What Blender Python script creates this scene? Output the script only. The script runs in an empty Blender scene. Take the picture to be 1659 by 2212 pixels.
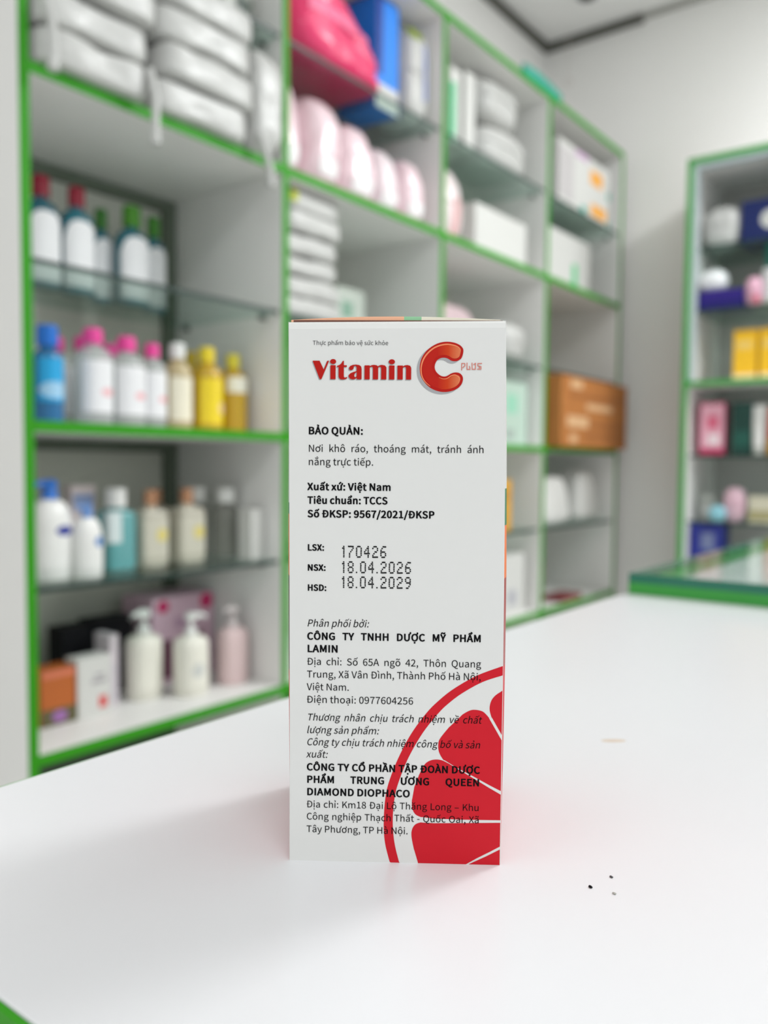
import bpy, bmesh, math, random
from mathutils import Vector, Matrix, noise

S = bpy.context.scene
COL = S.collection
ZC = 1.046            # eye height of the camera; the white counter top is at 0.95
TT = 0.95             # counter top

# ------------------------------------------------------------------ camera
PSI, PITCH, ROLL = math.radians(37.3), math.radians(3.2), math.radians(0.49)
F0 = Vector((-math.sin(PSI), math.cos(PSI), 0)); R0 = Vector((math.cos(PSI), math.sin(PSI), 0)); UP = Vector((0, 0, 1))
FW = F0 * math.cos(PITCH) - UP * math.sin(PITCH)
UU = UP * math.cos(PITCH) + F0 * math.sin(PITCH)
RR = R0 * math.cos(ROLL) + UU * math.sin(ROLL)
UV = UU * math.cos(ROLL) - R0 * math.sin(ROLL)
cam_data = bpy.data.cameras.new('camera')
cam = bpy.data.objects.new('camera', cam_data); COL.objects.link(cam)
cam.matrix_world = Matrix(((RR.x, UV.x, -FW.x, 0), (RR.y, UV.y, -FW.y, 0), (RR.z, UV.z, -FW.z, ZC), (0, 0, 0, 1)))
cam_data.sensor_fit = 'HORIZONTAL'; cam_data.sensor_width = 36.0
cam_data.lens = 1800.0 / 1659.0 * 36.0
cam_data.clip_start = 0.01; cam_data.clip_end = 50
cam_data.dof.use_dof = True
cam_data.dof.focus_distance = 0.199
cam_data.dof.aperture_fstop = cam_data.lens / 2.95
S.camera = cam

# ------------------------------------------------------------------ light and exposure
S.view_settings.view_transform = 'Standard'; S.view_settings.look = 'None'
S.view_settings.gamma = 1.0; S.view_settings.use_curve_mapping = False
S.view_settings.exposure = 0.0
w = bpy.data.worlds.new('daylight'); S.world = w; w.use_nodes = True
w.node_tree.nodes['Background'].inputs[0].default_value = (0.95, 0.98, 1.0, 1)   # daylight through the open shop front
w.node_tree.nodes['Background'].inputs[1].default_value = 0.78


def area(name, loc, sx, sy, power, target=None, color=(0.97, 0.985, 1.0)):
    l = bpy.data.lights.new(name, 'AREA'); l.shape = 'RECTANGLE'; l.size = sx; l.size_y = sy
    l.energy = power; l.color = color
    o = bpy.data.objects.new(name, l); COL.objects.link(o); o.location = loc
    if target is not None:
        d = Vector(target) - Vector(loc); o.rotation_euler = d.to_track_quat('-Z', 'Y').to_euler()
    return o


area('ceiling_panel_light', (0.0, 1.7, 2.66), 0.6, 1.2, 6)
area('ceiling_panel_light', (0.55, 2.45, 2.66), 0.6, 0.9, 53)
area('ceiling_panel_light', (0.6, -0.7, 2.66), 0.6, 1.2, 19)
area('ceiling_panel_light', (-0.6, -1.0, 2.66), 0.6, 1.2, 3)

# ------------------------------------------------------------------ materials


def lin(v):
    v /= 255.0
    return v / 12.92 if v <= 0.04045 else ((v + 0.055) / 1.055) ** 2.4


def rgb(r, g, b): return (lin(r), lin(g), lin(b), 1)


MATS = {}


def mat(name, color, rough=0.5, spec=0.5, metal=0.0, trans=0.0, coat=0.0, var=0.04, scale=40.0, bump=0.0):
    """Principled surface whose colour varies a little with a noise texture."""
    if name in MATS: return MATS[name]
    m = bpy.data.materials.new(name); m.use_nodes = True; nt = m.node_tree; p = nt.nodes['Principled BSDF']
    p.inputs['Roughness'].default_value = rough; p.inputs['Metallic'].default_value = metal
    p.inputs['Specular IOR Level'].default_value = spec; p.inputs['Transmission Weight'].default_value = trans
    p.inputs['Coat Weight'].default_value = coat; p.inputs['Coat Roughness'].default_value = 0.1
    tc = nt.nodes.new('ShaderNodeTexCoord'); n = nt.nodes.new('ShaderNodeTexNoise')
    n.inputs['Scale'].default_value = scale; n.inputs['Detail'].default_value = 3
    nt.links.new(tc.outputs['Object'], n.inputs['Vector'])
    mx = nt.nodes.new('ShaderNodeMix'); mx.data_type = 'RGBA'
    mx.inputs[6].default_value = tuple(c * (1 - var) for c in color[:3]) + (1,)
    mx.inputs[7].default_value = tuple(min(1, c * (1 + var)) for c in color[:3]) + (1,)
    nt.links.new(n.outputs['Fac'], mx.inputs[0]); nt.links.new(mx.outputs[2], p.inputs['Base Color'])
    if bump:
        b = nt.nodes.new('ShaderNodeBump'); b.inputs['Strength'].default_value = bump; b.inputs['Distance'].default_value = 0.004
        nt.links.new(n.outputs['Fac'], b.inputs['Height']); nt.links.new(b.outputs['Normal'], p.inputs['Normal'])
    MATS[name] = m
    return m


def clear(name, tint, gloss=0.12, body=0.0, body_color=(1, 1, 1, 1)):
    """Thin clear glass or plastic: tinted see-through with a fresnel sheen and, optionally, some body colour."""
    if name in MATS: return MATS[name]
    m = bpy.data.materials.new(name); m.use_nodes = True; nt = m.node_tree; nt.nodes.clear()
    out = nt.nodes.new('ShaderNodeOutputMaterial'); t = nt.nodes.new('ShaderNodeBsdfTransparent'); t.inputs[0].default_value = tint
    g = nt.nodes.new('ShaderNodeBsdfGlossy'); g.inputs['Roughness'].default_value = 0.06
    lw0 = nt.nodes.new('ShaderNodeLayerWeight'); pw = nt.nodes.new('ShaderNodeMath'); pw.operation = 'POWER'; pw.inputs[1].default_value = 5.0
    lw = nt.nodes.new('ShaderNodeMath'); lw.operation = 'MULTIPLY_ADD'; lw.inputs[1].default_value = 0.6; lw.inputs[2].default_value = gloss * 0.3
    nt.links.new(lw0.outputs['Facing'], pw.inputs[0]); nt.links.new(pw.outputs[0], lw.inputs[0])
    base = t
    if body:
        d = nt.nodes.new('ShaderNodeBsdfDiffuse'); d.inputs[0].default_value = body_color
        nz = nt.nodes.new('ShaderNodeTexNoise'); nz.inputs['Scale'].default_value = 30
        mr = nt.nodes.new('ShaderNodeMapRange'); mr.inputs[3].default_value = body * 0.9; mr.inputs[4].default_value = min(1, body * 1.1)
        nt.links.new(nz.outputs['Fac'], mr.inputs[0])
        m0 = nt.nodes.new('ShaderNodeMixShader'); nt.links.new(mr.outputs[0], m0.inputs[0])
        nt.links.new(t.outputs[0], m0.inputs[1]); nt.links.new(d.outputs[0], m0.inputs[2]); base = m0
    ms = nt.nodes.new('ShaderNodeMixShader')
    nt.links.new(lw.outputs[0], ms.inputs[0]); nt.links.new(base.outputs[0], ms.inputs[1]); nt.links.new(g.outputs[0], ms.inputs[2])
    nt.links.new(ms.outputs[0], out.inputs[0]); MATS[name] = m
    return m


WALL = mat('wall_paint', rgb(240, 239, 236), 0.85, 0.2, var=0.015, scale=3)
LAM = mat('white_laminate', rgb(236, 235, 232), 0.45, 0.4, var=0.012, scale=6)
BACKP = mat('back_panel_laminate', rgb(218, 219, 208), 0.5, 0.35, var=0.02, scale=5)
TOPM = mat('counter_laminate', rgb(222, 222, 224), 0.28, 0.45, var=0.008, scale=9)
GREEN = mat('green_edge_band', rgb(52, 148, 22), 0.5, 0.2, var=0.03)
GREEN2 = mat('green_aluminium', rgb(62, 156, 66), 0.4, 0.35, var=0.03)
BATTEN = mat('grey_green_batten', rgb(110, 120, 106), 0.6, 0.3)
GLASS = clear('shelf_glass', (0.86, 0.94, 0.91, 1), 0.15)
GEDGE = mat('glass_edge', rgb(34, 56, 50), 0.3, 0.4)
GTOP = clear('counter_glass', (0.95, 0.985, 0.97, 1), 0.2)
GTEDGE = mat('counter_glass_edge', rgb(8, 108, 82), 0.12, 0.6)
METAL = mat('shelf_pin_metal', rgb(70, 72, 68), 0.4, 0.5, metal=0.6)
ALU = mat('aluminium_lip', rgb(196, 208, 212), 0.35, 0.5, metal=0.2)
WHITEP = mat('white_film', rgb(197, 197, 194), 0.36, 0.4, coat=0.1, var=0.03, scale=60, bump=0.3)
WHITEB = mat('white_card', rgb(214, 214, 210), 0.5, 0.4, var=0.015)
WPLAST = mat('white_plastic', rgb(238, 238, 235), 0.28, 0.5, var=0.01)
CREAMP = mat('cream_plastic', rgb(236, 234, 222), 0.3, 0.5, var=0.01)
PINKFILM = mat('pale_pink_film', rgb(240, 214, 220), 0.22, 0.5, coat=0.25, var=0.05, scale=25, bump=0.25)
LABELW = mat('white_label', rgb(236, 236, 238), 0.35, 0.4, var=0.01)

# ------------------------------------------------------------------ mesh helpers


def obj(name, bm, m, parent=None, smooth=False, mats=None):
    me = bpy.data.meshes.new(name); bm.normal_update(); bm.to_mesh(me); bm.free()
    for x in (mats or [m]): me.materials.append(x)
    if smooth:
        me.polygons.foreach_set('use_smooth', [True] * len(me.polygons))
        me.set_sharp_from_angle(angle=math.radians(42))
    o = bpy.data.objects.new(name, me); COL.objects.link(o); o.parent = parent
    return o


def tag(o, label, cat, group=None, kind=None):
    o['label'] = label
    if cat: o['category'] = cat
    if group: o['group'] = group
    if kind: o['kind'] = kind
    return o


def thing(name, label, cat, loc, rz=0.0, group=None):
    o = bpy.data.objects.new(name, None); COL.objects.link(o); o.empty_display_size = 0.05
    o.location = loc; o.rotation_euler = (0, 0, rz)
    return tag(o, label, cat, group)


def struct(name, bm, m):
    o = obj(name, bm, m); o['kind'] = 'structure'; return o


def box(x0, x1, y0, y1, z0, z1, bev=0.0, seg=2, bm=None):
    b = bmesh.new()
    bmesh.ops.create_cube(b, size=1)
    for v in b.verts:
        v.co = Vector((x0 + (v.co.x + .5) * (x1 - x0), y0 + (v.co.y + .5) * (y1 - y0), z0 + (v.co.z + .5) * (z1 - z0)))
    if bev: bmesh.ops.bevel(b, geom=b.edges[:], offset=bev, segments=seg, profile=0.7, affect='EDGES')
    if bm is None: return b
    t = bpy.data.meshes.new('t'); b.to_mesh(t); b.free(); bm.from_mesh(t); bpy.data.meshes.remove(t)
    return bm


def lathe(prof, seg=32, sx=1.0, sy=1.0, a0=0.0, a1=2 * math.pi, cx=0.0, cy=0.0, caps=True, power=2.0, bm=None):
    """Turn a list of (radius, z); sx, sy flatten it; power > 2 squares the cross section; a0..a1 limits the sweep."""
    b = bm or bmesh.new(); full = abs(a1 - a0 - 2 * math.pi) < 1e-6; n = seg if full else seg + 1; rings = []
    for r, z in prof:
        ring = []
        for i in range(n):
            a = a0 + (a1 - a0) * i / seg; c, s = math.cos(a), math.sin(a)
            k = 1.0 / ((abs(c) ** power + abs(s) ** power) ** (1 / power))
            ring.append(b.verts.new((cx + r * k * c * sx, cy + r * k * s * sy, z)))
        rings.append(ring)
    for p, q in zip(rings, rings[1:]):
        for i in range(seg):
            j = (i + 1) % n
            b.faces.new((p[i], p[j], q[j], q[i]))
    if full and caps:
        b.faces.new(rings[0][::-1]); b.faces.new(rings[-1])
    return b


def tube(path, r, seg=10, flat=1.0, bm=None):
    """A tube along a list of points; flat < 1 makes it a ribbon."""
    b = bm or bmesh.new(); rings = []; P = [Vector(p) for p in path]
    rr = r if isinstance(r, (list, tuple)) else [r] * len(P)
    for i, p in enumerate(P):
        d = (P[min(i + 1, len(P) - 1)] - P[max(i - 1, 0)]).normalized()
        ref = Vector((1, 0, 0)) if abs(d.x) < 0.8 else Vector((0, 0, 1))
        u = d.cross(ref).normalized(); v = d.cross(u).normalized()
        rings.append([b.verts.new(p + (u * math.cos(2 * math.pi * k / seg) + v * math.sin(2 * math.pi * k / seg) * flat) * rr[i]) for k in range(seg)])
    for p, q in zip(rings, rings[1:]):
        for i in range(seg): b.faces.new((p[i], p[(i + 1) % seg], q[(i + 1) % seg], q[i]))
    b.faces.new(rings[0][::-1]); b.faces.new(rings[-1])
    return b


def puffy(w_x, w_y, h, seed=0, n=4.0, lump=0.06, cuts=16, taper=0.0, freq=9.0, slope=0.0):
    """A soft filled bag standing on z = 0: a rounded block with lumps and creases."""
    b = bmesh.new(); bmesh.ops.create_cube(b, size=2)
    bmesh.ops.subdivide_edges(b, edges=b.edges[:], cuts=cuts, use_grid_fill=True)
    off = Vector((seed * 3.7, seed * 1.3, seed * 7.1))
    for v in b.verts:
        p = v.co; k = (abs(p.x) ** n + abs(p.y) ** n + abs(p.z) ** n) ** (1 / n); q = p / k
        s = 1 - taper * (q.z * 0.5 + 0.5)
        c = Vector((q.x * w_x / 2 * s, q.y * w_y / 2 * s, q.z * h / 2))
        N = Vector((q.x / w_x, q.y / w_y, q.z / h)).normalized()
        d = noise.noise(c * freq + off) + 0.6 * (0.5 - abs(noise.noise(c * freq * 2.6 + off)))  # creases
        c += N * d * lump * min(w_x, w_y, h)
        c.z = max(c.z + h / 2, 0.0)
        v.co = c
    zm = max(v.co.z for v in b.verts)
    for v in b.verts: v.co.z *= h / zm * (1 - slope * min(1, max(0, v.co.x / w_x + 0.5)))
    return b


def inside(pt, poly):
    r = False
    for i in range(len(poly)):
        a, b_ = poly[i], poly[i - 1]
        if (a[1] > pt[1]) != (b_[1] > pt[1]) and pt[0] < (b_[0] - a[0]) * (pt[1] - a[1]) / (b_[1] - a[1]) + a[0]: r = not r
    return r


def flat_print(polys, m, name, parent, y):
    """Filled flat outlines (lists of (x, z) in millimetres, holes included) lying on the carton's front face."""
    cu = bpy.data.curves.new('t', 'CURVE'); cu.dimensions = '2D'; cu.fill_mode = 'BOTH'
    for P in polys:
        s = cu.splines.new('POLY'); s.points.add(len(P) - 1); s.use_cyclic_u = True
        for q, (x, z) in zip(s.points, P): q.co = (x, z, 0, 1)
    o = bpy.data.objects.new('t', cu); COL.objects.link(o)
    dg = bpy.context.evaluated_depsgraph_get(); dg.update()
    me = bpy.data.meshes.new_from_object(o.evaluated_get(dg))
    bpy.data.objects.remove(o); bpy.data.curves.remove(cu)
    for v in me.vertices: v.co = (v.co.x / 1000, y, v.co.y / 1000)
    me.name = name; me.materials.clear(); me.materials.append(m)
    r = bpy.data.objects.new(name, me); COL.objects.link(r); r.parent = parent
    return r


def smooth_poly(P, k=4, closed=True):
    n = len(P); out = []
    for i in range(n if closed else n - 1):
        g = lambda j: P[j % n] if closed else P[max(0, min(n - 1, j))]
        p0, p1, p2, p3 = g(i - 1), g(i), g(i + 1), g(i + 2)
        for j in range(k):
            t = j / k
            out.append(tuple(0.5 * ((2 * b) + (-a + c) * t + (2 * a - 5 * b + 4 * c - d) * t * t + (-a + 3 * b - 3 * c + d) * t ** 3)
                             for a, b, c, d in zip(p0, p1, p2, p3)))
    if not closed: out.append(P[-1])
    return out


def grow(P, d):
    """Move a closed outline d to its right-hand side (outer outlines run clockwise in the glyph table)."""
    n = len(P); out = []
    for i in range(n):
        ax, ay = P[i - 1]; bx, by = P[i]; cx, cy = P[(i + 1) % n]
        e1 = Vector((bx - ax, by - ay)); e2 = Vector((cx - bx, cy - by))
        if e1.length < 1e-6 or e2.length < 1e-6: out.append(P[i]); continue
        e1.normalize(); e2.normalize()
        n1 = Vector((-e1.y, e1.x)); n2 = Vector((-e2.y, e2.x)); nn = n1 + n2
        if nn.length < 0.3: out.append((bx + n1.x * d, by + n1.y * d)); continue
        nn.normalize(); k = d / max(0.75, nn.dot(n1))
        out.append((bx + nn.x * k, by + nn.y * k))
    return out


def area2(P): return sum(P[i - 1][0] * P[i][1] - P[i][0] * P[i - 1][1] for i in range(len(P)))

# ------------------------------------------------------------------ the room
XW, YW, ZCEIL = -1.56, 3.08, ZC + 1.66
struct('floor', box(XW - 0.1, 3.2, -3.0, YW + 0.1, -0.1, 0.0), mat('floor_tile', rgb(228, 227, 224), 0.35, 0.4, scale=4))
struct('ceiling', box(XW - 0.1, 3.2, -3.0, YW + 0.1, ZCEIL, ZCEIL + 0.1), mat('ceiling_board', rgb(236, 236, 234), 0.9, 0.1, var=0.01, scale=5))
struct('wall_left', box(XW - 0.1, XW, -3.0, YW + 0.1, 0, ZCEIL), WALL)
struct('wall_back', box(XW, 3.2, YW, YW + 0.1, 0, ZCEIL), WALL)
DARKTRIM = mat('dark_ceiling_angle', rgb(104, 104, 98), 0.7, 0.2)
struct('trim_1', box(XW, XW + 0.022, -3.0, YW, ZCEIL - 0.03, ZCEIL), DARKTRIM)
struct('trim_2', box(XW + 0.022, -1.165, YW - 0.022, YW, ZCEIL - 0.03, ZCEIL), DARKTRIM)
struct('trim_3', box(-1.165, 3.2, YW - 0.018, YW, ZCEIL - 0.018, ZCEIL), mat('grey_ceiling_angle', rgb(168, 168, 162), 0.7, 0.2))

t = thing('ceiling_downlight', 'small round black downlight set in the grey ceiling', 'ceiling light', (-1.283, 2.84, ZCEIL))
obj('ring', lathe([(0.024, -0.004), (0.034, -0.006), (0.036, 0.0), (0.024, 0.0)], caps=False), mat('grey_ring', rgb(140, 142, 146), 0.4), t, True)
obj('lens', lathe([(0.001, -0.018), (0.014, -0.014), (0.022, -0.006), (0.024, 0.0)]), mat('black_lens', rgb(20, 24, 32), 0.2), t, True)
s = tube([(0, 0, 0), (0.004, 0, -0.09), (-0.001, 0, -0.18), (0.006, 0, -0.19)], 0.0011)
tube([(0.006 + 0.013 * math.sin(a), 0, -0.203 + 0.013 * math.cos(a)) for a in [k * math.pi / 8 for k in range(17)]], 0.0022, bm=s)
o = obj('hanging_string', s, mat('pale_string', rgb(214, 206, 200), 0.6), None, True); o.location = (-1.43, 3.0, ZCEIL)
tag(o, 'thin pale string with a small loop hanging from the ceiling near the corner', 'string')

# ------------------------------------------------------------------ the white and green shelving unit on the left wall
XF, XB, TH = -1.2, -1.552, 0.018
YS = [0.684, 1.240, 1.815, 2.408, 3.003]                 # upright centres
LV = [ZC - 0.467, ZC + 0.056, ZC + 0.592, ZC + 1.140]    # fixed shelf centres
unit = thing('shelving_unit', 'tall white open shelving unit with bright green front edges along the left wall', 'shelving', (0, 0, 0))
obj('back_panel', box(XB - 0.006, XB, YS[0], YS[-1], 0.02, LV[3]), BACKP, unit)
for i, y in enumerate(YS):
    p = obj('side_panel' if i in (0, 4) else 'divider', box(XB, XF - 0.002, y - TH / 2, y + TH / 2, 0.0, LV[3] + TH / 2), LAM, unit)
    obj('green_edging', box(XF - 0.002, XF, y - 0.0082, y + 0.0082, 0.0, LV[3] + TH / 2), GREEN, p)
for z in LV:
    for i in range(4):
        y0, y1 = YS[i] + TH / 2, YS[i + 1] - TH / 2
        p = obj('top_panel' if z == LV[3] else 'shelf', box(XB, XF - 0.002, y0, y1, z - TH / 2, z + TH / 2), LAM, unit)
        obj('green_edging', box(XF - 0.002, XF + 0.0003, y0, y1, z - TH / 2, z + TH / 2), GREEN, p)
obj('plinth', box(XB, XF - 0.05, YS[0] + TH / 2, YS[-1] - TH / 2, 0.0, 0.09), LAM, unit)
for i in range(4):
    p = obj('base_back', box(XB, XB + 0.01, YS[i] + TH / 2, YS[i + 1] - TH / 2, 0.09, LV[0] - TH / 2), mat('shade_toned_board', rgb(70, 74, 70), 0.7), unit)  # board coloured dark to paint in the shadow below the lowest shelf
for z0, z1 in ((LV[0], LV[1]), (LV[1], LV[2])):
    obj('corner_batten', box(XB, XB + 0.02, YS[1] - TH / 2 - 0.028, YS[1] - TH / 2, z0 + TH / 2, z1 - TH / 2), BATTEN, unit)
    obj('rear_batten', box(XB, XB + 0.02, YS[0] + TH / 2, YS[1] - TH / 2 - 0.028, z1 - TH / 2 - 0.022, z1 - TH / 2), BATTEN, unit)
GZ = [ZC - 0.200, ZC + 0.309, ZC + 0.855]
for z in GZ:
    for i in range(4):
        for y in (YS[i] + TH / 2, YS[i + 1] - TH / 2):
            s_ = 1 if y < YS[i] + 0.1 else -1
            for x in (XF - 0.05, XB + 0.06):
                pin = lathe([(0.0045, 0), (0.0045, 0.016)], 12); bmesh.ops.rotate(pin, verts=pin.verts[:], cent=(0, 0, 0), matrix=Matrix.Rotation(-s_ * math.pi / 2, 3, 'X'))
                bmesh.ops.translate(pin, verts=pin.verts[:], vec=(x, y, z - 0.0089))
                obj('shelf_pin', pin, METAL, unit, True)
ROWN = ['lower', 'middle', 'top']; COLN = ['leftmost column', 'second column from left', 'third column from left', 'rightmost column']
for r, z in enumerate(GZ):
    for i in range(4):
        y0, y1 = YS[i] + TH / 2 + 0.002, YS[i + 1] - TH / 2 - 0.002
        t = thing('glass_shelf', f'glass shelf in the {ROWN[r]} compartment, {COLN[i]} of the shelving unit', 'glass shelf', (0, 0, z), 0, 'glass shelves in the shelving unit')
        obj('glass_pane', box(XB + 0.023, XF - 0.012, y0, y1, -0.004, 0.004), GLASS, t)
        obj('polished_edge', box(XF - 0.012, XF - 0.010, y0, y1, -0.004, 0.004), GEDGE, t)

# ------------------------------------------------------------------ the counters
ctr = thing('counter', 'white laminate counter with green edge band that the vitamin carton stands on', 'counter', (0, 0, 0))
CX0, CX1, CY0, CY1 = -0.238, 0.62, 0.0722, 0.6165
obj('counter_top', box(CX0 + 0.0015, CX1, CY0 + 0.0015, CY1, TT - 0.022, TT, 0.0006), TOPM, ctr)
obj('green_edge_band', box(CX0, CX1, CY0, CY0 + 0.0014, TT - 0.022, TT - 0.0006), GREEN, ctr)
obj('green_edge_band', box(CX0, CX0 + 0.0014, CY0 + 0.0014, CY1, TT - 0.022, TT - 0.0006), GREEN, ctr)
obj('counter_body', box(CX0 + 0.02, CX1, CY0 + 0.02, CY1, 0.0, TT - 0.022), LAM, ctr)
gl = thing('glass_display_counter', 'glass topped counter with green frame behind the white counter', 'counter', (0, 0, 0))
GX0, GX1, GY0, GY1 = -0.2345, 0.62, 0.6175, 1.55
obj('green_frame', box(GX0, GX1, GY0, GY0 + 0.014, TT - 0.02, TT + 0.0085), GREEN2, gl)
obj('green_frame', box(GX0, GX0 + 0.014, GY0 + 0.014, GY1, TT - 0.02, TT + 0.0085), GREEN2, gl)
obj('counter_body', box(GX0 + 0.002, GX1, GY0 + 0.002, GY1, 0.0, TT - 0.02), LAM, gl)
obj('display_bed', box(GX0 + 0.014, GX1, GY0 + 0.014, GY1, TT - 0.02, TT + 0.004), mat('display_bed_white', rgb(246, 247, 247), 0.6), gl)
g = obj('glass_top', box(GX0 + 0.0012, GX1, GY0 + 0.0012, GY1, TT + 0.0085, TT + 0.0155), GTOP, gl)
obj('polished_edge', box(GX0, GX1, GY0, GY0 + 0.0012, TT + 0.0085, TT + 0.0155), GTEDGE, g)
obj('polished_edge', box(GX0, GX0 + 0.0012, GY0 + 0.0012, GY1, TT + 0.0085, TT + 0.0155), GTEDGE, g)

# ------------------------------------------------------------------ the green display cabinet on the far wall
KX0, KX1, KY, KYB = -0.885, -0.25, 2.75, 3.078
cab = thing('display_cabinet', 'green framed wall cabinet with glass shelves on the far wall', 'cabinet', (0, 0, 0))
KT, KB = ZC + 0.985, ZC - 0.62
for x0, x1 in ((KX0, KX0 + 0.02), (KX1 - 0.02, KX1)):
    p = obj('side_panel', box(x0, x1, KY + 0.002, KYB, KB, KT), LAM, cab)
    obj('green_edging', box(x0, x1, KY, KY + 0.002, KB, KT), GREEN2, p)
p = obj('top_panel', box(KX0 + 0.02, KX1 - 0.02, KY + 0.002, KYB, KT - 0.02, KT), LAM, cab)
obj('green_edging', box(KX0 + 0.02, KX1 - 0.02, KY, KY + 0.002, KT - 0.02, KT), GREEN2, p)
p = obj('shelf', box(KX0 + 0.02, KX1 - 0.02, KY + 0.002, KYB, ZC + 0.262, ZC + 0.280), LAM, cab)
obj('green_edging', box(KX0 + 0.02, KX1 - 0.02, KY, KY + 0.002, ZC + 0.262, ZC + 0.280), GREEN2, p)
p = obj('shelf', box(KX0 + 0.02, KX1 - 0.02, KY + 0.002, KYB, KB, KB + 0.018), LAM, cab)
obj('back_panel', box(KX0 + 0.02, KX1 - 0.02, KYB - 0.006, KYB, KB + 0.018, KT - 0.02), mat('cabinet_back', rgb(176, 177, 172), 0.4), cab)
obj('aluminium_lip', box(KX0 + 0.02, KX0 + 0.034, KY + 0.004, KY + 0.026, ZC + 0.280, KT - 0.02), ALU, cab)
obj('aluminium_lip', box(KX0 + 0.034, KX1 - 0.02, KY + 0.004, KY + 0.03, KT - 0.034, KT - 0.02), ALU, cab)
KG = [ZC - 0.177, ZC + 0.040, ZC + 0.505, ZC + 0.705]
for z, nm in zip(KG, ('lowest glass shelf in the green framed cabinet, above the counter', 'glass shelf under the pink and dark green boxes',
                      'glass shelf under the flat navy box in the green framed cabinet', 'topmost glass shelf in the green framed cabinet')):
    t = thing('glass_shelf', nm, 'glass shelf', (0, 0, z), 0, 'glass shelves in the display cabinet')
    obj('glass_pane', box(KX0 + 0.022, KX1 - 0.022, KY + 0.03, KYB - 0.008, -0.004, 0.004), GLASS, t)
    obj('polished_edge', box(KX0 + 0.022, KX1 - 0.022, KY + 0.028, KY + 0.03, -0.004, 0.004), GEDGE, t)

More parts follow.
